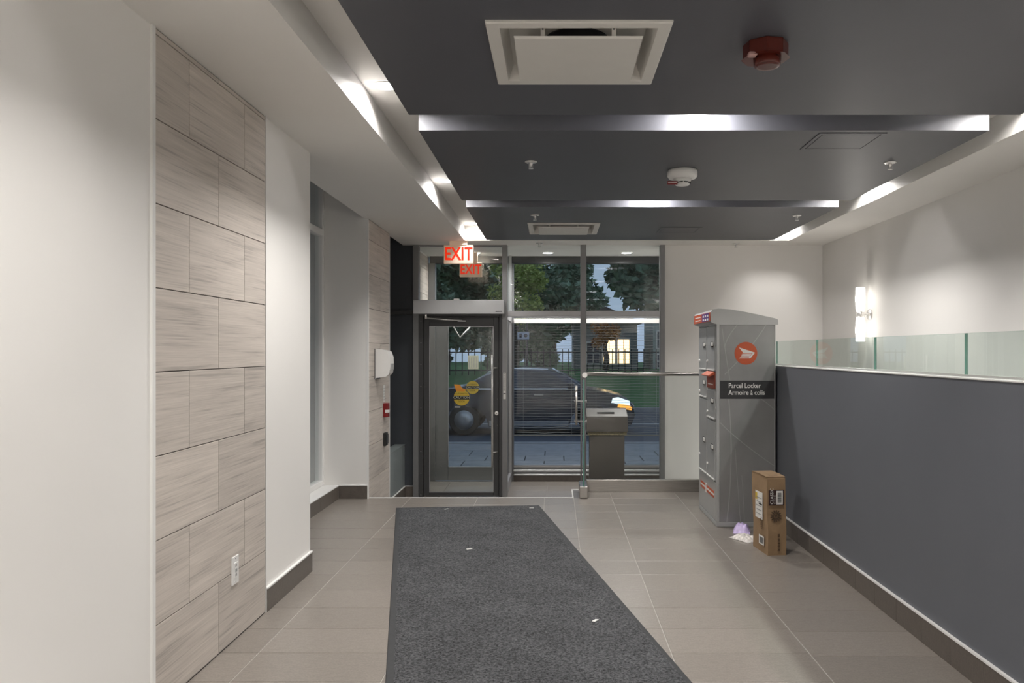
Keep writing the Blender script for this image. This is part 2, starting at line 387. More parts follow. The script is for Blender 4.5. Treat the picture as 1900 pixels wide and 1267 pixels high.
wb = thing('wall_back', (2.1, YG, ZL), 'white end wall beside the glazed entrance', kind='structure')
boxes('plaster', [(1.255, XR+.2, YG, YG+.2, ZL-.1, ZS+.1)], M['wall'], wb)
wr = thing('wall_right', (XR, 4, ZL), 'white right hand wall carrying the tube sconce', kind='structure')
boxes('plaster', [(XR, XR+.2, YB-.2, YG+.1, ZL-.1, ZS+.2)], M['wall'], wr)
wh = thing('wall_behind', (0, YB, 0), 'white wall closing the lobby behind', kind='structure')
boxes('plaster', [(-1.6, XR+.2, YB-.2, YB, ZL-.1, ZS+.3)], M['wall'], wh)
lw = thing('wall_low', (XW, 3, 0), 'slate grey half height wall carrying clear glass panels', kind='structure')
boxes('plaster', [(XW, XW+.12, YB, 7.82, ZL, 1.232)], M['slate'], lw)
box('cap', (XW-.006, XW+.126, YB, 7.825, 1.232, 1.240), M['wtrim'], lw, bevel=.002)
wd = thing('wall_entry', (-1.9, 9, ZL), 'dark spandrel wall in the corner left of the door', kind='structure')
boxes('spandrel', [(-2.6, -1.625, YG, YG+.1, ZL-.05, 2.95)], M['span'], wd)
boxes('side_shell', [(-2.65, -2.45, 8.3, YG+.05, ZL-.05, 3.0)], M['span'], wd)
boxes('mid_rail', [(-2.5, -1.62, YG-.03, YG, 1.768, 1.812)], M['black'], wd)
boxes('half_wall', [(-1.83, -1.725, 8.352, YG-.002, ZL, .272)], M['gpanel'], wd)
box('half_wall_cap', (-1.84, -1.722, 8.352, YG-.002, .272, .280), M['gpanel'], wd)
boxes('skirting', [(-1.725, -1.712, 8.352, YG-.002, ZL, ZL+.118), (-1.712, -1.62, YG-.014, YG, ZL, ZL+.118)], M['btile'], wd)
boxes('skirting_edge', [(-1.725, -1.711, 8.352, YG-.002, ZL+.118, ZL+.124), (-1.712, -1.62, YG-.015, YG, ZL+.118, ZL+.124)], M['wtrim'], wd)

# baseboards: tile by tile with a white caulk line on top
BH = .118
def baseboard(name, label, axis, fixed, t, a, b, joints, z0=0, sign=1):
    """axis y: runs along y at x=fixed, t proud towards sign"""
    r = thing(name, ((fixed, (a+b)/2, z0) if axis == 'y' else ((a+b)/2, fixed, z0)), label, kind='structure')
    js = [a]+sorted(j for j in joints if a+.02 < j < b-.02)+[b]
    lo, hi = sorted((fixed, fixed+sign*t)); hi2 = sorted((fixed, fixed+sign*(t+.003)))
    for p, q in zip(js[:-1], js[1:]):
        bb = (lo, hi, p+.0015, q-.0015, z0, z0+BH) if axis == 'y' else (p+.0015, q-.0015, lo, hi, z0, z0+BH)
        box('baseboard_tile', bb, M['btile'], r, bevel=.001, keyed=True)
    bb = (*sorted((fixed, fixed+sign*(t-.003))), a, b, z0, z0+BH-.002) if axis == 'y' else (a, b, *sorted((fixed, fixed+sign*(t-.003))), z0, z0+BH-.002)
    box('grout', bb, M['grout'], r)
    bb = (*hi2, a, b, z0+BH, z0+BH+.008) if axis == 'y' else (a, b, *hi2, z0+BH, z0+BH+.008)
    box('top_bead', bb, M['wtrim'], r)
    return r
baseboard('baseboard_right', 'brown tile baseboard along the slate half wall', 'y', XW, .012, YB, 7.80, [5.12-.274*k for k in range(-9, 30)], sign=-1)
baseboard('baseboard_left', 'brown tile baseboard at the foot of the white left pier', 'y', XL, .012, 4.182, 4.958, [], sign=1)
baseboard('baseboard_window', 'brown tile baseboard under the side window sill', 'y', -1.985, .012, 4.96, 7.378, [5.6, 6.2, 6.8], sign=1)
baseboard('baseboard_pier', 'brown tile baseboard across the front of the grey pier', 'x', 7.39, .012, -1.973, XP, [], sign=-1)

# ------------------------------------------------------------------ ceiling
ce = thing('ceiling', (.8, 4, ZS), 'white soffit ring and raised coffer holding charcoal panels', kind='structure')
boxes('soffit', [(-1.62, CX0, YB-.1, 4.955, ZS, ZC+.2), (-1.745, CX0, 4.955, YG+.02, ZS, 2.98), (CX1, XR+.1, YB-.1, YG+.02, ZS, ZC+.2),
                 (CX0, CX1, CY1, YG+.02, ZS, ZC+.2), (CX0, CX1, YB-.1, -2.75, ZS, ZC+.2), (-1.9, 1.6, YG+.02, YO+.1, ZS, ZC+.2)], M['ceil'], ce)
box('coffer', (CX0-.05, CX1+.05, -2.8, CY1+.05, ZC, ZC+.15), M['ceil'], ce)
box('window_pocket', (-2.9, -1.6, 4.3, YG+.1, 2.95, 3.1), M['ceil'], ce)
DIFF = [(.088, 3.30, .345), (.082, 7.985, .345)]
for (a, b) in PANELS:
    holes = [d for d in DIFF if a < d[1] < b]
    if holes:
        x, y, h = holes[0]; h -= .035
        bs = [(PX0, PX1, a, y-h, ZS, ZC-.042), (PX0, PX1, y+h, b, ZS, ZC-.042), (PX0, x-h, y-h, y+h, ZS, ZC-.042), (x+h, PX1, y-h, y+h, ZS, ZC-.042)]
        # one skin: grid of nine cells less the middle one
        xs = [PX0, x-h, x+h, PX1]; ys = [a, y-h, y+h, b]; V = []; F = []
        for zz in (ZS, ZC-.042):
            for yy in ys:
                for xx in xs: V.append((xx, yy, zz))
        for j in range(3):
            for i in range(3):
                if i == 1 and j == 1: continue
                q = j*4+i; F.append((q, q+1, q+5, q+4)); F.append((q+16, q+20, q+21, q+17))
        def side(p, q): F.append((p, q, q+16, p+16))
        for i in range(3): side(i, i+1); side(12+i, 13+i); side(i*4, i*4+4); side(i*4+3, i*4+7)
        side(5, 6); side(9, 10); side(5, 9); side(6, 10)
        put('ceiling_panel', V, F, M['dark'], ce)
    else:
        box('ceiling_panel', (PX0, PX1, a, b, ZS, ZC-.042), M['dark'], ce)
    for hx in (-.4, 2.0):
        boxes('hanger', [(hx, hx+.03, a+.2, a+.23, ZC-.043, ZC), (hx, hx+.03, b-.23, b-.2, ZC-.043, ZC)], M['ceil'], ce)

# square plaque diffusers
def diffuser(x, y, h, label):
    t = thing('ceiling_diffuser', (x, y, ZS), label, 'air diffuser', 'square plaque air diffusers in the charcoal ceiling')
    zt = ZS-.012; zi = ZS+.055; i = h-.05; j = h-.075
    V = []; F = []
    rings = [(h, ZS-.0005), (h, zt+.004), (h-.006, zt), (i, zt), (j, zi), (j, zi+.004), (i+.012, ZS+.002)]
    for r, z in rings:
        V += [(x-r, y-r, z), (x+r, y-r, z), (x+r, y+r, z), (x-r, y+r, z)]
    n = len(rings)
    for k in range(n-1):
        for s in range(4): F.append((k*4+s, k*4+(s+1) % 4, k*4+4+(s+1) % 4, k*4+4+s))
    put('flange', V, F, M['diff'], t)
    box('back_plate', (x-j-.003, x+j+.003, y-j-.003, y+j+.003, zi, zi+.006), M['diff'], t)
    lathe('duct_opening', [(.128, zi-.004), (.128, zi+.001)], (x, y-.012, 0), M['ink'], t, n=32, smooth=False)
    p = h-.10
    V = []; F = []
    for r, z in ((p-.004, zt-.018), (p, zt-.009), (p-.004, zt-.009), (p-.010, zt-.013)):
        V += [(x-r, y-r, z), (x+r, y-r, z), (x+r, y+r, z), (x-r, y+r, z)]
    F = [(0, 1, 2, 3), (12, 13, 14, 15)]+[(k*4+s, k*4+(s+1) % 4, k*4+4+(s+1) % 4, k*4+4+s) for k in range(3) for s in range(4)]
    put('plaque', V, F, M['diff'], t)
    for sx in (-.135, .135):
        for sy in (-1, 1):
            box('bracket', (x+sx-.008, x+sx+.008, y+sy*(p-.012)-.002, y+sy*(p-.012)+.002, zt-.014, zi), M['diff'], t)
            box('bracket_slot', (x+sx-.003, x+sx+.003, y+sy*(p-.012)-.003, y+sy*(p-.012)+.003, zt+.018, zt+.026), M['ink'], t)
diffuser(*DIFF[0], 'large square white air diffuser in the same panel as the red alarm')
diffuser(*DIFF[1], 'square white air diffuser in the last charcoal panel above the entrance')

# pot lights
POTS = []
def pot(x, y, z, label, r=.078, w=1.0, spread=2.75):
    t = thing('pot_light', (x, y, z), label, 'ceiling light', 'recessed round pot lights')
    n = 32; V = []; F = []
    prof = [(r, -.001), (r, -.006), (r-.012, -.007), (r-.018, -.002)]
    for rr, h in prof:
        for k in range(n): V.append((x+rr*math.cos(2*PI*k/n), y+rr*math.sin(2*PI*k/n), z+h))
    for i in range(3):
        for k in range(n): F.append((i*n+k, i*n+(k+1) % n, (i+1)*n+(k+1) % n, (i+1)*n+k))
    put('trim_ring', V, F, M['white'], t, smooth=True)
    lathe('lens', [(r-.017, -.0005), (r-.017, -.003)], (x, y, z), M['lens'], t, n=32, smooth=False)
    ld = bpy.data.lights.new('pot_lamp', 'AREA'); ld.shape = 'DISK'; ld.size = 2*(r-.02); ld.energy = POT_W*w; ld.color = (1, .972, .94); ld.spread = spread
    lo = bpy.data.objects.new('pot_lamp', ld); COL.objects.link(lo); lo.parent = t; lo.location = (0, 0, -.008)
ROWS = [-1.85, -.45, 1.94, 4.17, 6.50, 8.68]  # negative rows: unseen pots added behind the camera as soft fill
WHERE = {8.68: 'at the entrance end of the coffer', 6.50: 'beside the slot after the smoke detector', 4.17: 'beside the slot after the red alarm'}
for y in ROWS: pot(-.872, y, ZC, 'round pot light along the left soffit, '+WHERE.get(y, 'over the near end of the lobby'), w=.22 if y > 8 else (1.2 if y < 0 else (.45 if y < 3 else .72)))
for y in ROWS: pot(2.475, y, ZC, 'round pot light along the right soffit, '+WHERE.get(y, 'over the near end of the lobby'), w=.16 if y > 8 else (2.2 if y < 0 else 1.0))
for y in (-1.9, -.41, 1.94, 4.294, 6.656):  # negative entries are boosted fill pots added behind the camera
    pot(.80, y, ZC, {4.294: 'round pot light hidden in the slot between the alarm panel and detector panel', 6.656: 'round pot light hidden in the slot between the detector panel and last panel'}.get(y, 'round pot light in a ceiling slot over the near end of the lobby'), w=2.6 if y < 0 else .75, spread=PI)
for x, lb in ((-.99, 'round pot light above the space behind the entrance door'), (-.09, 'round pot light in the white ceiling over the blind beside the door'), (.88, 'round pot light in the white ceiling over the bronze kiosk')): pot(x, 9.98, ZS, lb, w=.5)

# sprinklers
def sprinkler(x, y, label):
    t = thing('sprinkler_head', (x, y, ZS), label, 'sprinkler', 'ceiling sprinkler heads')
    lathe('escutcheon', [(.040, -.0005), (.040, -.004), (.032, -.008), (.016, -.008)], (x, y, ZS), M['chrome'], t, n=20)
    lathe('nozzle', [(.010, -.006), (.010, -.020), (.006, -.024), (.005, -.036)], (x, y, ZS), M['chrome'], t, n=10)
    boxes('yoke', [(x-.012, x-.009, y-.003, y+.003, ZS-.044, ZS-.016), (x+.009, x+.012, y-.003, y+.003, ZS-.044, ZS-.016)], M['chrome'], t)
    lathe('deflector', [(.016, -.044), (.016, -.047)], (x, y, ZS), M['chrome'], t, n=12, smooth=False)
for x, y, lb in [(-.155, 5.17, 'sprinkler head in the middle charcoal panel on the left soffit side'), (2.15, 5.19, 'sprinkler head in the middle charcoal panel near the square hatch'),
                 (-.18, 7.20, 'sprinkler head in the last charcoal panel beside the air diffuser'), (2.16, 7.22, 'sprinkler head in the last charcoal panel by the right soffit'),
                 (-.175, 9.06, 'sprinkler head in the white soffit above the glazing'), (2.04, 9.12, 'sprinkler head in the white soffit above the bare end wall')]:
    sprinkler(x, y, lb)

# access hatches
def hatch(x0, x1, y0, y1, label):
    t = thing('access_hatch', ((x0+x1)/2, (y0+y1)/2, ZS), label, 'hatch', 'charcoal ceiling access hatches')
    w = .022; z0 = ZS-.004
    boxes('frame', [(x0, x1, y0, y0+w, z0, ZS-.0005), (x0, x1, y1-w, y1, z0, ZS-.0005), (x0, x0+w, y0+w, y1-w, z0, ZS-.0005), (x1-w, x1, y0+w, y1-w, z0, ZS-.0005)], M['dark'], t)
    box('door', (x0+w+.004, x1-w-.004, y0+w+.004, y1-w-.004, z0, ZS-.0005), M['dark'], t, bevel=.001)
hatch(1.47, 1.845, 4.49, 4.85, 'square charcoal access hatch flush in the middle ceiling panel')
hatch(1.04, 1.44, 7.90, 8.28, 'square charcoal access hatch in the ceiling panel nearest the entrance')

# smoke detector
sm = thing('smoke_detector', (.853, 5.42, ZS), 'white smoke detector with a red tag on the charcoal ceiling', 'smoke detector')
lathe('base', [(.096, -.0005), (.100, -.012), (.100, -.040), (.090, -.054), (.066, -.060)], (.853, 5.42, ZS), M['white'], sm, n=32)
lathe('chamber', [(.064, -.058), (.052, -.078), (.050, -.088), (.046, -.100), (.030, -.104)], (.853, 5.42, ZS), M['white'], sm, n=32)
for k in range(10):
    a = 2*PI*k/10; c, s = math.cos(a), math.sin(a); cx, cy = .853+.051*c, 5.42+.051*s
    V = []; 
    for dz in (-.090, -.083):
        for rr in (-.004, .004):
            for tt in (-.012, .012): V.append((cx+c*rr-s*tt, cy+s*rr+c*tt, ZS+dz))
    put('vent_slot', V, [(0, 1, 3, 2), (4, 5, 7, 6), (0, 1, 5, 4), (2, 3, 7, 6), (0, 2, 6, 4), (1, 3, 7, 5)], M['ink'], sm)
box('red_tag', (.745, .812, 5.365, 5.372, ZS-.106, ZS-.084), M['fired'], sm)
box('tag_print', (.750, .808, 5.363, 5.3655, ZS-.098, ZS-.093), M['paper'], sm)

# red alarm horn on the first panel
ax, ay = .83, 3.19
al = thing('alarm_horn', (ax, ay, ZS), 'dark red round faced fire alarm on the charcoal ceiling', 'fire alarm')
pts = []
for sx, sy in ((-1, -1), (1, -1), (1, 1), (-1, 1)):
    c1, c2 = ((.086, .050), (.050, .086)); seq = [c2, c1] if (sx*sy > 0) else [c1, c2]
    pts += [(ax+sx*c[0], ay+sy*c[1]) for c in ([c1, c2] if sx*sy > 0 else [c2, c1])]
rot = lambda p, a: (ax+(p[0]-ax)*math.cos(a)-(p[1]-ay)*math.sin(a), ay+(p[0]-ax)*math.sin(a)+(p[1]-ay)*math.cos(a))
pts = [rot((ax+.088*math.cos(PI/8+k*PI/4), ay+.088*math.sin(PI/8+k*PI/4)), .2) for k in range(8)]
prism('base', pts, 'z', ZS-.060, ZS-.0005, M['red'], al, bevel=.006)
box('painted_glint', (ax-.080, ax-.046, ay-.062, ay-.030, ZS-.0665, ZS-.050), mat('pale_glint_paint', (.42, .26, .24), .15), al, bevel=.004)  # pale block stands in for the highlight on the glossy base's chamfer
lathe('horn', [(.054, -.058), (.052, -.088), (.050, -.092)], (ax+.004, ay-.012, ZS), M['red'], al, n=32)
lathe('horn_rim', [(.048, -.090), (.046, -.0945), (.036, -.0945)], (ax+.004, ay-.012, ZS), M['red'], al, n=32)

# exit signs
def exit_sign(x, y, zt, w, h, label, up):
    t = thing('exit_sign', (x, y, zt-h), label, 'exit sign')
    box('housing', (x-w/2, x+w/2, y-.02, y+.02, zt-h, zt), M['exitp'], t, bevel=.004)
    lettering('letters', 'EXIT', h*.95, (x, y-.0215, zt-h*.5), FACE_CAM, M['exitl'], t, .001, 'CENTER', 1.05, w/h*.47, .004)
    box('canopy', (x-w*.3, x+w*.3, y-.03, y+.03, zt, up), M['exitp'], t, bevel=.003)
    return t
exit_sign(-1.064, 8.92, 2.515, .325, .205, 'cream exit sign with red letters hung from the soffit above the door', ZS)
exit_sign(-1.035, 9.93, 2.43, .275, .172, 'dimmer cream exit sign with red letters hung behind the door glazing', ZS)

# ------------------------------------------------------------------ side window
w1 = thing('window_1', (-2.13, 6.2, .12), 'tall dark side window with pale frame in the left recess', kind='structure')
xw = -2.13
boxes('frame', [(xw-.05, xw+.02, 4.952, 5.01, .124, 2.95), (xw-.05, xw+.02, 7.335, 7.389, .124, 2.95), (xw-.05, xw+.02, 5.01, 7.335, .124, .175)], M['wtrim'], w1, bevel=.004)
box('transom', (xw-.05, xw+.025, 5.01, 7.335, 2.392, 2.452), M['wtrim'], w1, bevel=.004)
box('post', (xw-.05, xw+.01, 6.14, 6.19, .175, 2.95), M['wtrim'], w1, bevel=.004)
for a, b in ((5.01, 6.14), (6.19, 7.335)):
    box('pane', (xw-.022, xw-.014, a, b, .175, 2.392), M['glass'], w1)
    box('pane', (xw-.022, xw-.014, a, b, 2.452, 2.95), M['glass'], w1)

# ------------------------------------------------------------------ inner glazing and door
w2 = thing('window_2', (-.2, YG, ZL), 'grey framed inner glazing with upper panes over the entrance', kind='structure')
ML = [(-1.625, -1.560), (-.606, -.546), (.291, .357), (1.200, 1.255)]
for a, b in ML: box('mullion', (a, b, YG-.05, YG+.05, ZL, ZS), M['alu'], w2, bevel=.003)
box('transom', (-.546, .291, YG-.045, YG+.045, 1.745, 1.808), M['alul'], w2, bevel=.003)
box('transom', (.357, 1.200, YG-.045, YG+.045, 1.745, 1.808), M['alul'], w2, bevel=.003)
box('head', (-1.560, -.606, YG-.04, YG+.04, ZS-.016, ZS), M['alu'], w2)
for a, b, z0 in ((-1.560, -.606, 1.80), (-.546, .291, 1.808), (.357, 1.200, 1.808)):
    box('pane', (a, b, YG-.004, YG+.004, z0, ZS), M['glass'], w2)
# glazed side of the entrance lobby, seen edge on
box('side_pane', (-.580, -.572, YG+.05, YO-.06, ZL+.12, ZS), M['glass'], w2)
box('side_post', (-.600, -.555, YO-.12, YO-.06, ZL, ZS), M['alul'], w2, bevel=.003)
boxes('side_rail', [(-.598, -.556, YG+.05, YO-.12, 1.72, 1.79), (-.598, -.556, YG+.05, YO-.12, ZL, ZL+.12)], M['alul'], w2)

d1 = thing('door_1', (-1.08, YG, ZL), 'dark framed glass entrance door with long steel pull handle', kind='structure')
boxes('door_frame', [(-1.560, -1.505, YG-.05, YG+.05, ZL, 1.80), (-.640, -.606, YG-.05, YG+.05, ZL, 1.80), (-1.505, -.640, YG-.05, YG+.05, 1.742, 1.80)], M['black'], d1, bevel=.003)
leaf = boxes('door_leaf', [(-1.502, -1.440, YG-.03, YG+.03, ZL+.012, 1.739), (-.705, -.643, YG-.03, YG+.03, ZL+.012, 1.739), (-1.440, -.705, YG-.03, YG+.03, 1.632, 1.739), (-1.440, -.705, YG-.03, YG+.03, ZL+.012, ZL+.052)], M['black'], d1, bevel=.003)
box('pane', (-1.440, -.705, YG-.005, YG+.005, ZL+.052, 1.632), M['glass'], leaf)
boxes('glazing_bead', [(-1.440, -1.433, YG-.033, YG-.026, ZL+.052, 1.632), (-.712, -.705, YG-.033, YG-.026, ZL+.052, 1.632), (-1.433, -.712, YG-.033, YG-.026, 1.625, 1.632), (-1.433, -.712, YG-.033, YG-.026, ZL+.052, ZL+.059)], M['alul'], leaf)
hx, hy = -.716, YG-.095
tube('pull_handle', [(hx, hy, 1.307), (hx, hy, .80), (hx, hy, .03)], .011, M['chrome'], leaf, 14)
for zz in (1.156, .195):
    tube('handle_post', [(hx, hy, zz), (hx+.035, hy+.03, zz), (hx+.055, YG-.03, zz)], .008, M['chrome'], leaf)
lathe('lock_cylinder', [(.024, -.033), (.024, -.042), (.018, -.045)], (-.668, YG, .638), M['chrome'], leaf, axis='y', n=20)
lathe('key_slot', [(.006, -.0445), (.006, -.047)], (-.668, YG, .634), M['ink'], leaf, axis='y', n=10, smooth=False)
for k in range(9):
    lathe('screw', [(.006, -.052), (.004, -.055)], (-1.533, YG, 1.69-.248*k), M['chrome'], d1, axis='y', n=10, keyed=True)
for zz in (.80, .50): lathe('screw', [(.004, -.032), (.003, -.034)], (-.662, YG, zz), M['chrome'], d1, axis='y', n=8)
op = box('operator_box', (-1.600, -.578, YG-.17, YG-.05, 1.768, 1.925), M['alul'], d1, bevel=.004)
op.data.materials[0] = mat('satin_operator_cover', (.50, .505, .51), .45, .25, noise=.02)
box('badge', (-.672, -.598, YG-.1715, YG-.170, 1.791, 1.800), M['ink'], op)
box('sensor', (-1.145, -1.085, YG-.16, YG-.10, 1.925, 1.941), M['white'], op, bevel=.003)
arm = box('closer_arm', (-1.475, -1.455, YG-.13, YG-.10, 1.715, 1.766), M['chrome'], d1, bevel=.004)
tube('arm_rod', [(-1.465, YG-.12, 1.722), (-1.25, YG-.10, 1.706), (-1.06, YG-.075, 1.696)], .009, M['chrome'], arm)
box('arm_shoe', (-1.11, -1.02, YG-.085, YG-.03, 1.684, 1.697), M['alul'], arm)
lab = box('instruction_label', (-.592, -.563, YG-.0515, YG-.0502, .80, 1.100), M['paper'], w2)
for k in range(16):
    box('label_line', (-.588, -.567, YG-.0525, YG-.0516, 1.085-.0125*k, 1.089-.0125*k), M['rubg'], lab)
box('label_band', (-.590, -.565, YG-.0525, YG-.0516, .858, .868), M['ink'], lab)

def caution(parent, x, y, z, r, arm=False):
    st = lathe('caution_sticker', [(r, -.0005), (r, -.0015)], (x, y, z), M['yellow'], parent, axis='y', n=32, smooth=False)
    box('band', (x-r*.985, x+r*.985, y-.0025, y-.0015, z-r*.24, z+r*.24), M['ink'], st)
    lettering('caution_text', 'CAUTION', r*.44, (x, y-.003, z), FACE_CAM, M['notice'], st, .0003, 'CENTER', 1.05)
    lettering('small_text', 'AUTOMATIC', r*.27, (x, y-.002, z+r*.48), FACE_CAM, M['ink'], st, .0003, 'CENTER')
    lettering('small_text', 'DOOR', r*.27, (x, y-.002, z-r*.50), FACE_CAM, M['ink'], st, .0003, 'CENTER')
    if arm:
        prism('torn_arrow', [(x-.95*r, z+1.65*r), (x-.2*r, z+1.60*r), (x+.05*r, z+1.2*r), (x+.55*r, z+1.0*r), (x+.3*r, z+.75*r), (x-.65*r, z+.8*r), (x-.8*r, z+1.25*r)], 'y', y-.0016, y-.0004, M['oran2'], st)
    return st
caution(leaf, -1.073, YG-.0055, .815, .092, True)
box('tape_scrap', (-1.150, -1.088, YG-.007, YG-.0055, .700, .712), M['paper'], leaf)

# ------------------------------------------------------------------ outer glazing, outer door, blinds
w3 = thing('window_3', (.3, YO, ZL), 'outer street glazing behind the entrance with dark head and pale sills', kind='structure')
boxes('head', [(-1.60, 1.60, YO-.06, YO+.06, 2.470, ZS)], M['black'], w3)
for a, b in ((-1.62, -1.535), (-.60, -.53), (.335, .395), (1.42, 1.50)):
    box('mullion', (a, b, YO-.06, YO+.06, ZL, 2.470), M['alu'], w3, bevel=.003)
box('transom', (-1.535, -.60, YO-.05, YO+.05, 1.80, 1.87), M['alu'], w3)
for a, b in ((-.53, .335), (.395, 1.42)):
    box('transom', (a, b, YO-.05, YO+.05, 1.775, 1.86), M['alu'], w3)
    box('sill_bar', (a, b, YO-.055, YO+.055, -.140, -.110), M['alul'], w3, bevel=.003)
    box('sill_bar', (a, b, YO-.075, YO+.055, -.195, -.170), M['alul'], w3, bevel=.003)
    box('sill_bar', (a, b, YO-.085, YO+.055, -.242, -.222), M['alul'], w3, bevel=.003)
    box('apron', (a, b, YO-.04, YO+.04, -.222, -.140), M['alu'], w3)
    box('skirting', (a, b, YO-.07, YO+.04, ZL, -.242), M['btile'], w3)
    box('pane', (a, b, YO-.004, YO+.004, -.110, 1.775), M['glass'], w3)
    box('pane', (a, b, YO-.004, YO+.004, 1.86, 2.470), M['glass'], w3)
box('pane', (-1.535, -.60, YO-.004, YO+.004, 1.87, 2.470), M['glass'], w3)
d2 = thing('door_2', (-1.07, YO, ZL), 'outer glass street door with wide grey bottom rail', kind='structure')
l2 = boxes('door_leaf', [(-1.535, -1.375, YO-.03, YO+.03, ZL+.01, 1.798), (-.71, -.602, YO-.03, YO+.03, ZL+.01, 1.798), (-1.375, -.71, YO-.03, YO+.03, 1.68, 1.798), (-1.375, -.71, YO-.03, YO+.03, ZL+.01, -.135)], M['alu'], d2, bevel=.003)
box('pane', (-1.375, -.71, YO-.004, YO+.004, -.135, 1.68), M['glass'], l2)
boxes('glazing_bead', [(-1.375, -1.366, YO-.036, YO-.027, -.135, 1.68), (-1.366, -.71, YO-.036, YO-.027, -.143, -.135)], M['alul'], l2)
for k in range(8): lathe('screw', [(.006, -.031), (.004, -.034)], (-1.46, YO, 1.55-.24*k), M['chrome'], d2, axis='y', n=10, keyed=True)
tube('hold_arm', [(-1.30, YO-.04, 1.66), (-1.21, YO-.10, 1.52), (-1.08, YO-.05, 1.67)], .010, M['chrome'], d2)
caution(l2, -1.060, YO-.0065, .880, .084)
nt = box('notice', (-1.122, -.985, YO-.0065, YO-.0045, 1.115, 1.290), M['notice'], l2)
for k in range(4):
    box('notice_line', (-1.110+.032*k, -1.102+.032*k, YO-.0072, YO-.0066, 1.135, 1.270), M['lock'], nt)
# stone side wall inside the entry lobby
wv = thing('wall_vestibule', (-1.66, 9.8, ZL), 'stone clad side wall inside the entrance lobby', kind='structure')
box('plaster', (-1.9, -1.63, YG+.1, YO+.1, ZL-.1, ZS), M['wall'], wv)
stone_rows(wv, -1.628, YG+.052, YO-.062, -.4747, ZS-.02, (9.82,), (), True, zmin=ZL+.12)
box('skirting', (-1.63, -1.612, YG+.052, YO-.062, ZL, ZL+.118), M['btile'], wv)
# right hand reveal of the entry lobby
ww = thing('wall_reveal', (1.5, 9.8, ZL), 'white return wall at the far end of the street glazing', kind='structure')
box('plaster', (1.50, 1.7, YG+.1, YO+.1, ZL-.1, ZS), M['wall'], ww)
# window blinds: every slat its own strip, sagging a little
def blind(x0, x1, label):
    y = YO-.10
    t = thing('window_blind', ((x0+x1)/2, y, .30), label, 'blind', 'horizontal slat blinds in the street glazing')
    box('head_rail', (x0, x1, y-.025, y+.025, 1.702, 1.762), M['wtrim'], t, bevel=.003)
    z = 1.69; n = 24; step = .0345
    for k in range(41):
        zz = z-step*k; a1, a2 = random.uniform(.0015, .005), random.uniform(.001, .003); p1, p2 = random.uniform(0, 6), random.uniform(0, 6)
        V = []; F = []
        for i in range(n+1):
            u = i/n; xx = x0+.004+(x1-x0-.008)*u; dz = a1*math.sin(7*u+p1)+a2*math.sin(19*u+p2)
            V += [(xx, y-.012, zz+dz-.001), (xx, y+.012, zz+dz+.001), (xx, y+.012, zz+dz+.0022), (xx, y-.012, zz+dz+.0014)]
        for i in range(n):
            for s in range(4): F.append((i*4+s, i*4+(s+1) % 4, i*4+4+(s+1) % 4, i*4+4+s))
        F += [(0, 1, 2, 3), (n*4, n*4+1, n*4+2, n*4+3)]
        put('slat', V, F, M['slat'], t)
    box('bottom_rail', (x0, x1, y-.014, y+.014, z-step*41-.006, z-step*41+.008), M['slat'], t)
    for xx in (x0+.12, x1-.12): box('ladder_cord', (xx-.0008, xx+.0008, y-.001, y+.001, z-step*41, 1.70), M['lock'], t)
blind(-.525, .330, 'slat blind in the street pane next to the entrance door')
blind(.400, 1.415, 'slat blind in the street pane behind the bronze kiosk')

# ------------------------------------------------------------------ entry kiosk
kx, ky = .548, 8.60
ki = thing('entry_kiosk', (kx, ky, ZL), 'bronze intercom kiosk with slanted top behind the glass guard', 'kiosk')
box('column', (kx-.185, kx+.185, ky-.06, ky+.12, ZL, .463), M['kiosk'], ki, bevel=.004)
box('collar', (kx-.202, kx+.208, ky-.075, ky+.13, .463, .498), mat('brass_label_strip', (.25, .21, .12), .5, .2, noise=.35, nscale=60), ki)
prism('head', [(ky-.10, .498), (ky+.16, .498), (ky+.16, .73), (ky+.12, .73), (ky-.10, .660)], 'x', kx-.218, kx+.218, M['kiosk'], ki, bevel=.004)
box('keypad', (kx-.10, kx+.08, ky-.02, ky+.06, .678, .700), M['rubg'], ki)
box('base_plate', (kx-.22, kx+.22, ky-.09, ky+.15, ZL, ZL+.012), M['kiosk'], ki)

# ------------------------------------------------------------------ glass guard at the step and its return with a handle
gd = thing('glass_guard', (1.0, 7.73, 0), 'clear glass guard with steel handrail beside the parcel locker', 'railing')
box('base_shoe', (.300, 1.70, 7.73, 7.80, 0, .118), M['metal'], gd, bevel=.003)
box('glass_panel', (.305, 1.70, 7.758, 7.770, .118, 1.118), M['glass'], gd)
tube('handrail', [(.285, 7.764, 1.128), (1.0, 7.764, 1.128), (1.70, 7.764, 1.128)], .019, M['metal'], gd, 16)
lathe('rail_end', [(.024, 7.732), (.026, 7.740), (.026, 7.80)], (.283, 0, 1.118), M['chrome'], gd, axis='y', n=24)
gr = thing('glass_return', (.262, 7.55, 0), 'edge on glass return panel with a steel pull handle', 'glass panel')
box('base_shoe', (.2257, .298, 7.39, 7.728, 0.004, .1085), M['metal'], gr, bevel=.003)
box('glass_panel', (.256, .268, 7.395, 7.695, .1085, 1.085), M['glass'], gr)
for yy in (7.39,): box('glass_edge', (.2555, .2685, yy+.001, yy+.005, .1085, 1.085), M['gedge'], gr)
tube('pull_handle', [(.196, 7.47, .985), (.196, 7.47, .85), (.196, 7.47, .665)], .011, M['metal'], gr, 12)
for zz in (.885, .70):
    lathe('handle_mount', [(.009, -.085), (.009, .022), (.014, .022), (.014, .03)], (.262, 7.47, zz), M['chrome'], gr, axis='x', n=12)
box('lock_plate', (.185, .207, 7.455, 7.485, .985, 1.03), M['chrome'], gr, bevel=.003)

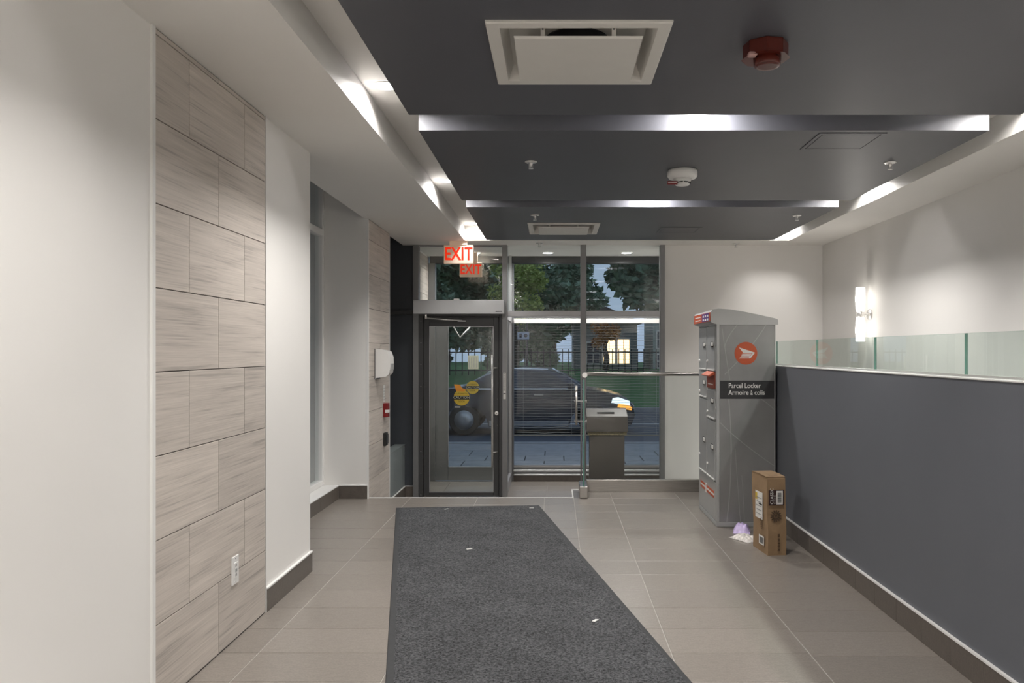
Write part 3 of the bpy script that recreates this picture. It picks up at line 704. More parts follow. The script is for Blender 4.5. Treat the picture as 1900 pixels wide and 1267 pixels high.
# ------------------------------------------------------------------ glass on the low wall
gb = thing('glass_balustrade', (XW+.05, 4.5, 1.244), 'row of green tinted glass panels standing on the slate half wall', 'railing')
js = [7.37, 6.39, 5.41, 4.426, 3.447, 2.465, 1.48, .5, -.48]
for b, a in zip(js[:-1], js[1:]):
    p = box('glass_pane', (XW+.040, XW+.052, a+.006, b-.006, 1.250, 1.425), M['gglass'], gb)
    box('pane_edge', (XW+.0395, XW+.0525, a+.005, a+.007, 1.250, 1.425), M['gedge'], p)
    box('top_edge', (XW+.0395, XW+.0525, a+.006, b-.006, 1.424, 1.4262), M['gglass'], p)
box('channel', (XW+.028, XW+.064, -.48, 7.37, 1.240, 1.250), M['chrome'], gb)

# ------------------------------------------------------------------ wall sconce
sx, sy, sz = XR, 7.88, 1.705
sc = thing('wall_sconce', (sx, sy, sz), 'double ended white glass tube sconce on the right wall', 'wall lamp')
lathe('back_plate', [(.058, 0), (.058, -.008), (.050, -.016), (.022, -.020)], (sx, sy, sz), M['chrome'], sc, axis='x', n=32)
lathe('stem', [(.010, -.015), (.010, -.060)], (sx, sy, sz), M['chrome'], sc, axis='x', n=12)
lathe('collar', [(.041, -.028), (.041, .028)], (sx-.095, sy, sz), M['chrome'], sc, n=24)
for s in (1, -1):
    lathe('glass_tube', [(.036, s*.026), (.044, s*.08), (.046, s*.16), (.042, s*.262), (.036, s*.264)], (sx-.095, sy, sz), M['sconce'], sc, n=24)
    ld = bpy.data.lights.new('sconce_lamp', 'POINT'); ld.energy = 1.5; ld.shadow_soft_size = .04; ld.color = (1, .95, .88)
    lo = bpy.data.objects.new('sconce_lamp', ld); COL.objects.link(lo); lo.parent = sc; lo.location = (-.095-.055, 0, s*.15)

# ------------------------------------------------------------------ floor mat
m0, m1, m2, m3 = (-1.364, 6.936), (-.141, 7.054), (.85, 1.70), (-.395, 1.70)
# corners: far left, far right, near right, near left
def lerp(a, b, t): return (a[0]+(b[0]-a[0])*t, a[1]+(b[1]-a[1])*t)
mt = thing('floor_mat', (-.3, 4.3, 0), 'long charcoal pile entrance mat lying askew on the tiles', 'mat')
def quad_slab(name, q, z0, z1, m, parent, bevel=0):
    V = [(p[0], p[1], z) for z in (z0, z1) for p in q]
    return put(name, V, [(0, 1, 2, 3), (4, 5, 6, 7), (0, 1, 5, 4), (1, 2, 6, 5), (2, 3, 7, 6), (3, 0, 4, 7)], m, parent, bevel=bevel)
quad_slab('rubber_border', [m3, m2, m1, m0], 0.0005, .005, M['rubg'], mt, bevel=.002)
i0, i1, i2, i3 = (m0[0]+.028, m0[1]-.015), (m1[0]-.022, m1[1]-.02), (m2[0]-.022, m2[1]+.03), (m3[0]+.026, m3[1]+.03)
# pile: a fine uneven surface
nx, ny = 60, 220; V = []; F = []
for j in range(ny+1):
    a = lerp(i3, i0, j/ny); b = lerp(i2, i1, j/ny)
    for i in range(nx+1):
        p = lerp(a, b, i/nx); e = 0 if 0 < i < nx and 0 < j < ny else 1
        V.append((p[0], p[1], .0045 if e else .009+random.uniform(-.0012, .0012)))
for j in range(ny):
    for i in range(nx): q = j*(nx+1)+i; F.append((q, q+1, q+nx+2, q+nx+1))
put('pile', V, F, M['carpet'], mt, smooth=True)
for x, y, a in ((-.58, 5.47, .4), (-.20, 6.90, .1), (.20, 4.02, 1.0), (-.92, 6.85, .8)):
    w, h = .020, .008; c, s = math.cos(a), math.sin(a)
    q = [(x-c*w-s*-h, y-s*w+c*-h), (x+c*w-s*-h, y+s*w+c*-h), (x+c*w*.7-s*h, y+s*w*.7+c*h), (x-c*w-s*h, y-s*w+c*h)]
    o = quad_slab('paper_scrap', q, .0102, .0118, M['paper'], None)
    tag(o, 'tiny white scrap of paper dropped on the charcoal mat', 'paper scrap', 'paper scraps on the mat')

# ------------------------------------------------------------------ outlet on the stone
ot = thing('wall_outlet', (XL+.006, 3.765, .328), 'white power outlet set in the stone tiled strip', 'outlet')
oy, oz, ox = 3.765, .330, XL+.006
box('plate', (ox, ox+.006, oy-.040, oy+.040, oz-.066, oz+.066), M['white'], ot, bevel=.0025)
fc = box('face', (ox+.005, ox+.009, oy-.018, oy+.018, oz-.036, oz+.036), M['white'], ot, bevel=.001)
for dz in (-.022, .022):
    boxes('slots', [(ox+.0085, ox+.0095, oy-.008, oy-.005, oz+dz-.006, oz+dz+.006), (ox+.0085, ox+.0095, oy+.005, oy+.008, oz+dz-.006, oz+dz+.006)], M['ink'], fc)
box('buttons', (ox+.0085, ox+.0105, oy-.009, oy+.009, oz-.007, oz+.007), M['lock'], fc)
for dz in (-.054, .054): lathe('screw', [(.0035, .006), (.0025, .0072)], (ox, oy, oz+dz), M['chrome'], ot, axis='x', n=8)

# ------------------------------------------------------------------ devices on the pier
dx = XP+.006
hd = thing('wall_dispenser', (dx, 7.74, 1.10), 'white rounded dispenser box fixed high on the stone pier', 'dispenser')
prism('shell', [(dx, 1.085), (dx+.012, 1.098), (dx+.105, 1.112), (dx+.130, 1.135), (dx+.142, 1.20), (dx+.138, 1.29), (dx+.118, 1.345), (dx+.070, 1.360), (dx, 1.367)], 'y', 7.655, 7.87, M['white'], hd, bevel=.006)
box('back_rim', (dx, dx+.006, 7.648, 7.877, 1.083, 1.372), M['rubg'], hd)
box('lever', (dx+.1385, dx+.1475, 7.70, 7.83, 1.17, 1.23), M['lock'], hd, bevel=.003)
nl = thing('notice_strip', (dx, 8.06, .90), 'narrow white instruction strip on the stone pier above the red alarm station', 'notice')
box('sheet', (dx, dx+.003, 8.02, 8.11, .84, 1.01), M['paper'], nl)
for k in range(5): box('print_line', (dx+.003, dx+.0035, 8.03, 8.10, .86+.028*k, .868+.028*k), M['lock'], nl)
fp = thing('alarm_station', (dx, 8.07, .70), 'small red fire alarm pull station on the stone pier', 'fire alarm')
box('body', (dx, dx+.045, 8.03, 8.13, .69, .83), M['fired'], fp, bevel=.005)
box('pull_bar', (dx+.020, dx+.058, 8.024, 8.06, .735, .765), M['white'], fp, bevel=.003)
cr = thing('card_reader', (dx, 8.07, .42), 'small black card reader low on the stone pier', 'card reader')
box('body', (dx, dx+.028, 8.03, 8.13, .405, .535), M['ink'], cr, bevel=.004)
box('cover', (dx+.028, dx+.036, 8.04, 8.12, .42, .52), M['rubg'], cr, bevel=.004)

# ------------------------------------------------------------------ parcel locker
lx0, lx1, ly0, ly1, lz1 = 1.236, 1.690, 6.193, 6.945, 1.565
pl = thing('parcel_locker', ((lx0+lx1)/2, (ly0+ly1)/2, 0), 'tall silver grey parcel locker with orange emblem on its side', 'parcel locker')
box('carcass', (lx0+.012, lx1, ly0+.006, ly1, .03, lz1), M['lock'], pl, bevel=.003)
box('plinth', (lx0, lx1, ly0, ly1, 0, .038), M['lock'], pl, bevel=.004)
boxes('side_frame', [(lx0, lx0+.026, ly0, ly0+.03, .038, lz1), (lx1-.010, lx1, ly0, ly0+.03, .038, lz1)], M['lock'], pl, bevel=.004)
sp = box('side_panel', (lx0+.026, lx1-.010, ly0+.002, ly0+.010, .038, lz1), M['lockd'], pl)
def ribbon(pts, w, parent, y, m):
    """thin flat printed curve in the xz plane"""
    V = []; F = []; n = len(pts)
    for i, p in enumerate(pts):
        a = Vector(pts[max(0, i-1)]); b = Vector(pts[min(n-1, i+1)]); d = (b-a).normalized(); nn = Vector((-d.y, d.x))*w*.5
        for yy in (y, y+.0008): V += [(p[0]+nn.x, yy, p[1]+nn.y), (p[0]-nn.x, yy, p[1]-nn.y)]
    for i in range(n-1):
        q = i*4; F += [(q, q+1, q+5, q+4), (q+2, q+3, q+7, q+6), (q, q+2, q+6, q+4), (q+1, q+3, q+7, q+5)]
    F += [(0, 1, 3, 2), (4*n-4, 4*n-3, 4*n-1, 4*n-2)]
    return put('printed_line', V, F, m, parent)
def bez(p0, p1, p2, n=18):
    return [((1-t)**2*p0[0]+2*t*(1-t)*p1[0]+t*t*p2[0], (1-t)**2*p0[1]+2*t*(1-t)*p1[1]+t*t*p2[1]) for t in [i/n for i in range(n+1)]]
yy = ly0+.0012
ribbon(bez((1.266, .80), (1.40, .66), (1.679, .47)), .006, sp, yy, M['lockl'])
ribbon(bez((1.33, .98), (1.375, .52), (1.315, .04)), .007, sp, yy, M['lockl'])
ribbon(bez((1.40, 1.555), (1.31, 1.45), (1.30, 1.38)), .006, sp, yy, M['lockl'])
ribbon(bez((1.62, 1.555), (1.50, 1.36), (1.30, 1.17)), .006, sp, yy, M['lockl'])
ribbon(bez((1.28, 1.52), (1.31, 1.30), (1.34, 1.125)), .005, sp, yy, M['lockl'])
ribbon(bez((1.58, .98), (1.63, .95), (1.679, .90)), .006, sp, yy, M['lockl'])
ribbon(bez((1.38, .60), (1.40, .30), (1.42, .04)), .004, sp, yy, M['lockl'])
ribbon(bez((1.43, .40), (1.445, .22), (1.45, .04)), .003, sp, yy, M['lockl'])
bd = box('name_band', (lx0+.028, lx1-.011, ly0-.0005, ly0+.002, .984, 1.122), M['band'], sp)
lettering('band_text', 'Parcel Locker', .052, (1.327, ly0-.001, 1.083), FACE_CAM, M['paper'], bd, .0004, 'LEFT', 1.0, .86, .0005)
lettering('band_text', 'Armoire à colis', .052, (1.327, ly0-.001, 1.030), FACE_CAM, M['paper'], bd, .0004, 'LEFT', 1.0, .86, .0005)
em = lathe('emblem', [(.087, .0002), (.087, .003)], (1.4615, ly0-.001, 1.332), M['orange'], sp, axis='y', n=48, smooth=False)
ex, ez, er = 1.4615, 1.332, .087
def epoly(pts): return prism('emblem_wing', [(ex+p[0]*er, ez+p[1]*er) for p in pts], 'y', ly0-.002, ly0-.0008, M['paper'], em)
epoly([(-.62, .52), (.80, .06), (.62, .0), (-.22, .02)])
epoly([(.80, .06), (.38, -.46), (-.62, -.46), (-.50, -.37), (.26, -.37), (.58, -.02)])
epoly([(-.30, -.04), (.50, -.04), (.46, -.11), (-.38, -.11)])
epoly([(-.36, -.18), (.40, -.18), (.33, -.27), (-.46, -.27)])
cap = prism('cap', [(1.196, 1.572), (1.192, 1.640), (1.204, 1.664), (1.250, 1.670), (1.340, 1.664), (1.450, 1.645), (1.570, 1.620), (1.680, 1.596), (1.700, 1.588), (1.702, 1.556), (1.240, 1.556)], 'y', ly0-.012, ly1+.01, M['lock'], pl, bevel=.004)
cl = box('cap_label', (1.1905, 1.1935, ly0+.02, ly1-.02, 1.578, 1.648), M['orange'], cap)
box('label_field', (1.1898, 1.1908, ly0+.06, ly0+.36, 1.582, 1.644), M['purple'], cl)
for k in range(3):
    for j in range(2):
        box('label_mark', (1.1892, 1.1902, ly0+.09+.09*k, ly0+.14+.09*k, 1.588+.028*j, 1.604+.028*j), M['paper'], cl)
for k in range(2):
    box('label_mark', (1.1892, 1.1906, ly0+.42, ly0+.66, 1.594+.026*k, 1.602+.026*k), M['cream'], cl)
# front doors face the lobby's left side
fx = lx0+.012
boxes('front_frame', [(lx0+.002, fx, ly0+.03, ly0+.045, .038, lz1), (lx0+.002, fx, ly1-.03, ly1, .038, lz1), (lx0+.002, fx, 6.560, 6.580, .33, lz1), (lx0+.002, fx, ly0+.045, ly1-.03, 1.548, lz1)], M['lock'], pl)
def ldoor(y0, y1, z0, z1, lockz=None):
    d = box('locker_door', (lx0-.004, fx, y0+.005, y1-.005, z0+.005, z1-.005), M['lock'], pl, bevel=.003)
    box('door_ledge', (lx0-.010, lx0-.004, y0+.008, y1-.008, z0+.004, z0+.014), M['wtrim'], d)
    zc = lockz if lockz else (z0+z1)/2+.05
    box('lock', (lx0-.010, lx0-.004, y0+.06, y0+.14, zc-.022, zc+.022), M['ink'], d, bevel=.002)
    box('lock_tag', (lx0-.016, lx0-.009, y0+.03, y0+.085, zc-.012, zc+.018), M['paper'], d, bevel=.002)
    lathe('hinge_pin', [(.010, -.014), (.010, .004)], (lx0, y1-.035, z0+(z1-z0)*.22), M['wtrim'], d, axis='x', n=10)
na, nb, fa, fb = ly0+.045, 6.562, 6.578, ly1-.03
ldoor(na, nb, 1.192, 1.546, 1.40); ldoor(na, nb, .815, 1.047, .96); ldoor(na, nb, .345, .805, .60)
ldoor(fa, fb, 1.192, 1.546, 1.40); ldoor(fa, fb, .965, 1.182, 1.09); ldoor(fa, fb, .345, .955, .62)
ms = box('mail_slot', (lx0-.006, fx, na+.005, nb-.005, 1.055, 1.186), M['orange'], pl, bevel=.003)
ms.data.materials[0] = mat('brick_red_slot', (.27, .055, .028), .5, noise=.06)
prism('slot_hood', [(lx0-.050, 1.160), (lx0-.006, 1.190), (lx0-.006, 1.165), (lx0-.046, 1.152)], 'y', na+.01, nb-.01, M['orange'], ms)
box('slot_print', (lx0-.0075, lx0-.006, na+.06, nb-.06, 1.085, 1.092), M['cream'], ms)
bp = box('bottom_panel', (lx0+.001, fx, na, fb, .042, .335), M['lock'], pl, bevel=.002)
for dz, mm in ((.205, 'orange'), (.225, 'wtrim'), (.240, 'orange')):
    box('stripe', (lx0-.001, lx0+.001, na+.05, fb-.05, dz, dz+(.014 if mm == 'wtrim' else .019)), M[mm], bp)
box('stripe_knot', (lx0-.002, lx0+.001, 6.60, 6.64, .195, .270), M['wtrim'], bp)

# ------------------------------------------------------------------ carton by the locker
bx = thing('cardboard_box', (1.46, 5.46, 0), 'upright battered brown cardboard box printed classic beside the locker', 'box')
c0 = [(1.402, 5.33), (1.527, 5.345), (1.512, 5.625), (1.372, 5.605)]   # base: near left, near right, far right, far left
def ring(z, s, jit):
    cx = sum(p[0] for p in c0)/4; cy = sum(p[1] for p in c0)/4
    r = []
    for k, p in enumerate(c0):
        q = c0[(k+1) % 4]
        r.append((cx+(p[0]-cx)*s+jit[k][0], cy+(p[1]-cy)*s+jit[k][1], z))
        mid = ((p[0]+q[0])/2, (p[1]+q[1])/2)
        r.append((cx+(mid[0]-cx)*s*(1.03 if 0 < z < .5 else 1)+jit[k][0]*.5, cy+(mid[1]-cy)*s*(1.01 if 0 < z < .5 else 1), z))
    return r
V = []; F = []
R = [ring(0.0, 1.0, [(0, 0)]*4), ring(.16, 1.005, [(.003, 0), (.002, 0), (0, 0), (.004, 0)]), ring(.262, .985, [(-.004, 0), (0, 0), (0, 0), (-.003, 0)]), ring(.272, .99, [(-.004, 0), (0, 0), (0, 0), (-.003, 0)]),
     ring(.42, 1.0, [(-.006, 0), (-.004, 0), (0, 0), (-.008, 0)]), ring(.505, 1.0, [(-.003, 0), (-.006, 0), (-.004, 0), (-.008, 0)]), ring(.514, .985, [(-.003, 0), (-.006, 0), (-.004, 0), (-.008, 0)])]
for r in R: V += r
for i in range(len(R)-1):
    for k in range(8): F.append((i*8+k, i*8+(k+1) % 8, i*8+8+(k+1) % 8, i*8+8+k))
F += [tuple(range(8)), tuple((len(R)-1)*8+k for k in range(8))]
put('carton', V, F, M['carton'], bx)
V = [(1.394, 5.335, .514), (1.520, 5.35, .514), (1.508, 5.47, .520), (1.380, 5.465, .518), (1.392, 5.332, .520), (1.522, 5.347, .519), (1.509, 5.472, .526), (1.379, 5.467, .524)]
bf = [(0, 1, 2, 3), (4, 5, 6, 7), (0, 1, 5, 4), (1, 2, 6, 5), (2, 3, 7, 6), (3, 0, 4, 7)]
put('top_flap', V, bf, M['carton'], bx)
V = [(1.380, 5.474, .515), (1.508, 5.478, .515), (1.506, 5.622, .513), (1.364, 5.602, .513), (1.379, 5.474, .523), (1.508, 5.478, .523), (1.507, 5.624, .519), (1.363, 5.604, .519)]
put('top_flap', V, bf, M['carton'], bx)
box('flap_print', (1.42, 1.48, 5.38, 5.44, .5195, .5225), M['cartond'], bx)
def ny(x): return 5.330+(x-1.402)*.12-.004
lb = put('brand_label', [(x, ny(x)-.0045-d, z) for d in (0, .001) for (x, z) in ((1.405, .333), (1.509, .333), (1.509, .433), (1.405, .433))], bf, M['maroon'], bx)
put('barcode_field', [(x, ny(x)-.0055-d, z) for d in (0, .001) for (x, z) in ((1.458, .338), (1.502, .338), (1.502, .428), (1.458, .428))], bf, M['paper'], lb)
zb = .350
while zb < .415:
    h = random.choice((.0015, .003, .0045))
    put('bar', [(x, ny(x)-.0065-d, z) for d in (0, .0006) for (x, z) in ((1.466, zb), (1.492, zb), (1.492, zb+h), (1.466, zb+h))], bf, M['ink'], lb); zb += h+random.choice((.002, .003))
lettering('label_text', 'CLASSIC', .0285, (1.428, ny(1.42)-.0062, .340), (PI/2, -PI/2, 0), M['paper'], lb, .0003)
def strokes(name, x, w, z0, words, m, parent, o):
    """a line of print too small to read, running up the near face"""
    z = z0
    for n in words:
        for k in range(n):
            h = random.uniform(.004, .008)*w/.016; a, b = (x-w*.5*random.uniform(.6, 1), x+w*.5)
            put(name, [(xx, ny(xx)-o-d, zz) for d in (0, .0006) for (xx, zz) in ((a, z), (b, z), (b, z+h*.6), (a, z+h*.6))], bf, m, parent); z += h
        z += .006*w/.016
strokes('small_print', 1.447, .007, .342, (5, 4, 6, 5), M['cream'], lb, .0062)
strokes('print_mark', 1.474, .016, .03, (3, 6, 4, 4), M['cartond'], bx, .0045)
# round flower print: petals around a hub
pr = lathe('printed_wreath', [(.010, -.001), (.010, 0)], (1.455, ny(1.455)-.0035, .262), M['cartond'], bx, axis='y', n=12, smooth=False)
for k in range(13):
    a = 2*PI*k/13; cx, cz = 1.455+.026*math.cos(a), .262+.028*math.sin(a)
    pts = [(cx+.013*math.cos(t)*math.cos(a)-.005*math.sin(t)*math.sin(a), cz+.013*math.cos(t)*math.sin(a)+.005*math.sin(t)*math.cos(a)) for t in [2*PI*i/8 for i in range(8)]]
    prism('petal', pts, 'y', ny(cx)-.0048, ny(cx)-.0030, M['cartond'], pr)
def sx_(y): return 1.402-(y-5.33)*.109
def side_patch(name, y0, y1, z0, z1, m, parent, o=.011):
    return put(name, [(sx_(y)-o-d, y, z) for d in (0, .001) for (y, z) in ((y0, z0), (y1, z0), (y1, z1), (y0, z1))], bf, m, parent)
sl = side_patch('shipping_label', 5.395, 5.525, .222, .402, M['paper'], bx)
for k in range(5): side_patch('label_line', 5.41, 5.51-.01*(k % 2), .25+.027*k, .256+.027*k, M['lock'], sl, .0123)
side_patch('label_block', 5.40, 5.46, .318, .326, M['ink'], sl, .0123)
side_patch('label_block', 5.488, 5.523, .345, .39, M['yellow'], sl, .0123)
sb = side_patch('small_barcode', 5.37, 5.46, .055, .115, M['paper'], bx)
for k in range(7): side_patch('bar', 5.38+.010*k, 5.384+.010*k, .065, .105, M['ink'], sb, .0123)
for k in range(7): side_patch('print_mark', 5.408, 5.424+.004*(k % 3), .160+.012*k, .167+.012*k, M['cartond'], bx, .0112)

# poly mailers half under the carton
def mailer(name, cx, cy, w, d, h, ang, m, label, z0=0, tilt=0):
    n = 14; V = []; F = []; c, s = math.cos(ang), math.sin(ang)
    for side_ in (1, 0):
        for j in range(n+1):
            for i in range(n+1):
                u, v = i/n*2-1, j/n*2-1
                puff = max(0, (1-u**4)*(1-v**4))
                wr_ = .010*math.sin(9*u+5*v+ang)*math.sin(7*v-3*u)*puff
                zz = z0+tilt*(u+1)*.5+(h*puff+wr_ if side_ else .0012) + .001
                x, y = u*w*.5*(1+.05*math.sin(6*v)), v*d*.5*(1+.06*math.sin(5*u))
                V.append((cx+x*c-y*s, cy+x*s+y*c, max(zz, z0+.0005+tilt*(u+1)*.5)))
    N = (n+1)**2
    for t in (0, 1):
        for j in range(n):
            for i in range(n): q = t*N+j*(n+1)+i; F.append((q, q+1, q+n+2, q+n+1))
    per = [i for i in range(n+1)]+[j*(n+1)+n for j in range(1, n+1)]+[n*(n+1)+i for i in range(n-1, -1, -1)]+[j*(n+1) for j in range(n-1, 0, -1)]
    for a, b in zip(per, per[1:]+per[:1]): F.append((a, b, b+N, a+N))
    return tag(put(name, V, F, m, None, smooth=True), label, 'mailer')
mailer('poly_mailer', 1.360, 5.79, .13, .20, .030, .5, M['cream'], 'flat printed white poly mailer on the floor behind the cardboard box')
mailer('poly_mailer', 1.392, 6.03, .12, .15, .060, -.25, M['lilac'], 'puffy lilac poly mailer lying by the locker foot', 0, .0)

# ------------------------------------------------------------------ outside: pavement, road, lawn
pv = thing('pavement', (0, 13, -.37), 'pale grey paved sidewalk outside the entrance', kind='structure')
box('slab', (-14, 16, YO+.06, 15.1, -.6, -.372), M['rubg'], pv)
for j in range(4):
    for i in range(16):
        x = -4.2+.62*i+(.31 if j % 2 else 0); y = 11.35+.62*j
        box('paver', (x+.008, x+.612, y+.008, y+.612, -.40, -.360), M['concrete'], pv, bevel=.004, keyed=True)
boxes('border', [(-14, 16, YO+.06, 11.34, -.5, -.358), (-14, 16, 13.86, 14.92, -.5, -.360)], M['concrete'], pv)
box('kerb_stone', (-14, 16, 14.93, 15.12, -.6, -.345), M['concrete'], pv, bevel=.01)
rd = thing('road', (0, 19, -.5), 'dark blue grey asphalt street', kind='structure')
box('surface', (-40, 40, 15.1, 24.0, -.8, -.46), M['asphalt'], rd)
box('lane_line', (-40, 40, 20.0, 20.12, -.46, -.456), M['wtrim'], rd)
lnw = thing('lawn', (0, 30, -.4), 'green grass bank across the street', kind='structure')
box('far_kerb', (-40, 40, 23.9, 24.15, -.7, -.33), M['concrete'], lnw)
V = []; F = []
for j in range(22):
    for i in range(41):
        V.append((-40+2*i, 24.1+j*2.0, -.34+.8*min(1, j/4)+random.uniform(-.03, .03)*(j > 0)))
for j in range(21):
    for i in range(40): q = j*41+i; F.append((q, q+1, q+42, q+41))
put('turf', V, F, M['grass'], lnw, smooth=True)
gs = thing('ground_side', (-8, 6, -.4), 'dark paved strip outside the side window', kind='structure')
box('slab', (-16, -2.6, -4, YO+.06, -.7, -.37), M['asphalt'], gs)
nb = thing('neighbour_wall', (-6.5, 7, -.4), 'dark brick building wall facing the side window', kind='structure')
box('brickwork', (-8, -6.2, -6, 22, -.7, 7), mat('dark_brickwork', (.09, .085, .085), .9, noise=.25, nscale=14), nb)
# iron fence
fe = thing('iron_fence', (2, 31, .35), 'black iron picket fence along the far lawn', 'fence')
fm = None
for k in range(96):
    x = -11+.24*k
    box('picket', (x-.018, x+.018, 30.98, 31.02, .42, 1.42), M['iron'], fe, keyed=True)
box('rail', (-11.1, 12, 30.97, 31.03, .58, .62), M['iron'], fe); box('rail', (-11.1, 12, 30.97, 31.03, 1.28, 1.32), M['iron'], fe)
# trees
def crown_mesh(seed, R_, n, m, size):
    rd_ = random.Random(seed); V = []; F = []
    blobs = [(Vector((rd_.uniform(-1, 1)*R_[0]*.7, rd_.uniform(-1, 1)*R_[1]*.7, rd_.uniform(-1, 1)*R_[2]*.75)), rd_.uniform(.35, .6)) for _ in range(16)]
    for _ in range(n):
        c, br = rd_.choice(blobs)
        d = Vector((rd_.gauss(0, 1), rd_.gauss(0, 1), rd_.gauss(0, 1))).normalized()*br*(rd_.random()**.4)
        p = c+Vector((d.x*R_[0]*.8, d.y*R_[1]*.8, d.z*R_[2]*.8))
        a = Vector((rd_.gauss(0, 1), rd_.gauss(0, 1), rd_.gauss(0, .6))).normalized(); b = a.cross(Vector((rd_.gauss(0, 1), rd_.gauss(0, 1), 1))).normalized()
        s = size*rd_.uniform(.6, 1.3); q = len(V)
        V += [p-a*s, p+b*s*.5, p+a*s, p-b*s*.5]; F.append((q, q+1, q+2, q+3))
    me = bpy.data.meshes.new('crown'); me.from_pydata([tuple(v) for v in V], [], F); me.materials.append(m); return me
CM = {'g1': crown_mesh(1, (3.2, 2.4, 2.6), 13000, M['leaf'], .21), 'g2': crown_mesh(2, (2.8, 2.2, 2.2), 12000, M['leaf'], .20), 'y': crown_mesh(3, (2.2, 1.8, 2.0), 5000, M['leafl'], .13), 'o': crown_mesh(4, (.9, .8, .8), 1800, M['leafo'], .09)}
def tree(x, y, zb, zc, kind, label, sc_=1., r=.16, group='trees across the street'):
    t = thing('street_tree', (x, y, zb), label, 'tree', group)
    tube('trunk', [(x, y, zb-.05), (x+.05, y, zb+(zc-zb)*.5), (x-.04, y, zc), (x+.1, y, zc+1.2*sc_)], [r, r*.85, r*.7, r*.3], M['bark'], t, 8)
    c = bpy.data.objects.new('crown', CM[kind]); COL.objects.link(c); c.parent = t; c.location = (0, 0, zc-zb+.6*sc_); c.scale = (sc_,)*3
for x, y, zb, zc, kd, lb_, s_ in [
    (-6.8, 27, .1, 3.9, 'g1', 'dark leafy tree on the lawn seen through the entrance door', 1), (4.3, 27, .1, 4.7, 'g1', 'broad dark leafy tree on the lawn over the picket fence', 1),
    (-1.35, 26.6, .1, 3.1, 'y', 'small yellow green leafy tree on the lawn', .54), (-2.6, 34, .46, 3.4, 'g1', 'broad dark leafy tree behind the fence and the street sign', 1),
    (5.0, 34, .46, 4.6, 'g2', 'dark leafy tree behind the fence in front of the lit house', 1), (2.35, 37.6, .46, 1.5, 'o', 'small orange leaved tree beside the lit house windows', .8),
    (-8.4, 57.5, .46, 4.5, 'g1', 'large tree far behind the hedge bushes', 2), (9.0, 57.5, .46, 5.5, 'g2', 'large tree far behind the pale house', 2), (-.1, 47.6, .46, 3.6, 'g1', 'broad tree standing behind the grey lit house', 1.1)]:
    tree(x, y, zb, zc, kd, lb_, s_)
for i, (x, y, lb_) in enumerate([(-6.6, 38.1, 'wide dark hedge bush behind the fence, away from the houses'), (-1.9, 38.1, 'wide dark hedge bush behind the fence next to the lit house')]):
    t = thing('hedge_bush', (x, y, .46), lb_, 'bush', 'hedge bushes behind the fence')
    c = bpy.data.objects.new('foliage', CM['g1' if i % 2 else 'g2']); COL.objects.link(c); c.parent = t; c.location = (0, 0, 1.35); c.scale = (.65, .33, .55)
    tube('stem', [(x, y, .4), (x, y, 1.2), (x+.1, y, 1.9)], [.08, .07, .03], M['bark'], t, 6)
# houses
def house(x0, x1, y, z0, z1, wm, wins, label, zr):
    t = thing('house', ((x0+x1)/2, y, z0), label, 'house')
    box('walls', (x0, x1, y, y+4, z0-.2, z1), wm, t)
    prism('roof', [(x0-.3, z1), (x1+.3, z1), ((x0+x1)/2, zr)], 'y', y-.3, y+4.3, M['roofm'], t)
    for a, b, c, d, mm in wins:
        f = box('window', (a-.06, b+.06, y-.05, y, c-.06, d+.06), M['wtrim'], t)
        box('pane', (a, b, y-.06, y-.045, c, d), M[mm], f)
        boxes('glazing_bar', [((a+b)/2-.015, (a+b)/2+.015, y-.07, y-.055, c, d), (a, b, y-.07, y-.055, (c+d)/2-.015, (c+d)/2+.015)], M['wtrim'], f)
house(.9, 4.0, 39.4, .46, 2.7, M['brick'], [(1.55, 2.15, .75, 1.75, 'dwin'), (2.35, 2.9, .75, 1.9, 'litwin'), (3.05, 3.6, .75, 1.9, 'litwin')], 'grey house with warm lit windows behind the fence', 3.5)
house(4.8, 9.0, 39.6, .46, 4.2, M['house'], [(5.0, 5.55, 1.5, 2.3, 'dwin'), (5.0, 5.55, .55, 1.15, 'dwin'), (5.9, 6.7, 1.5, 2.3, 'dwin')], 'pale green sided house behind the fence', 6.0)
# street sign
ss = thing('street_sign', (-.85, 22.0, -.46), 'small pale blue sign on a thin post by the street', 'sign')
tube('post', [(-.85, 24.3, -.3), (-.85, 24.3, 1.0), (-.85, 24.3, 2.3)], .035, M['iron'], ss, 8)
box('plate', (-1.13, -.78, 24.22, 24.25, 1.70, 1.92), M['sign'], ss, bevel=.005)
box('plate_mark', (-1.07, -1.00, 24.212, 24.221, 1.75, 1.87), M['dwin'], ss)
lathe('plate_mark', [(.055, 24.212), (.055, 24.221)], (-.88, 0, 1.81), M['dwin'], ss, axis='y', n=16, smooth=False)

# ------------------------------------------------------------------ car in the street
cx0, cy0, gz = -2.75, 17.3, -.46
ca = thing('car', (cx0+2.25, cy0+.9, gz), 'dark blue sedan on the street outside the entrance', 'car')
def cxz(u, z): return (cx0+u, gz+z)
prof = [(0.02, .42), (.0, .62), (.06, .86), (.30, .98), (.75, 1.05), (1.25, 1.30), (1.60, 1.425), (2.10, 1.46), (2.60, 1.42), (3.00, 1.28), (3.45, 1.00), (3.90, .92), (4.25, .82), (4.44, .66), (4.48, .45), (4.40, .24), (4.12, .20), (4.05, .42), (3.85, .60), (3.58, .66), (3.32, .60), (3.12, .42), (3.05, .20), (1.32, .20), (1.25, .42), (1.05, .60), (.80, .66), (.54, .60), (.34, .42), (.26, .22), (.08, .26)]
V = []; F = []; n = len(prof)
def inset(z, s):      # tumblehome above the belt line
    return .0 if z < .95 else (z-.95)*.42
lay_ = [0, .06, .90, 1.74, 1.80]
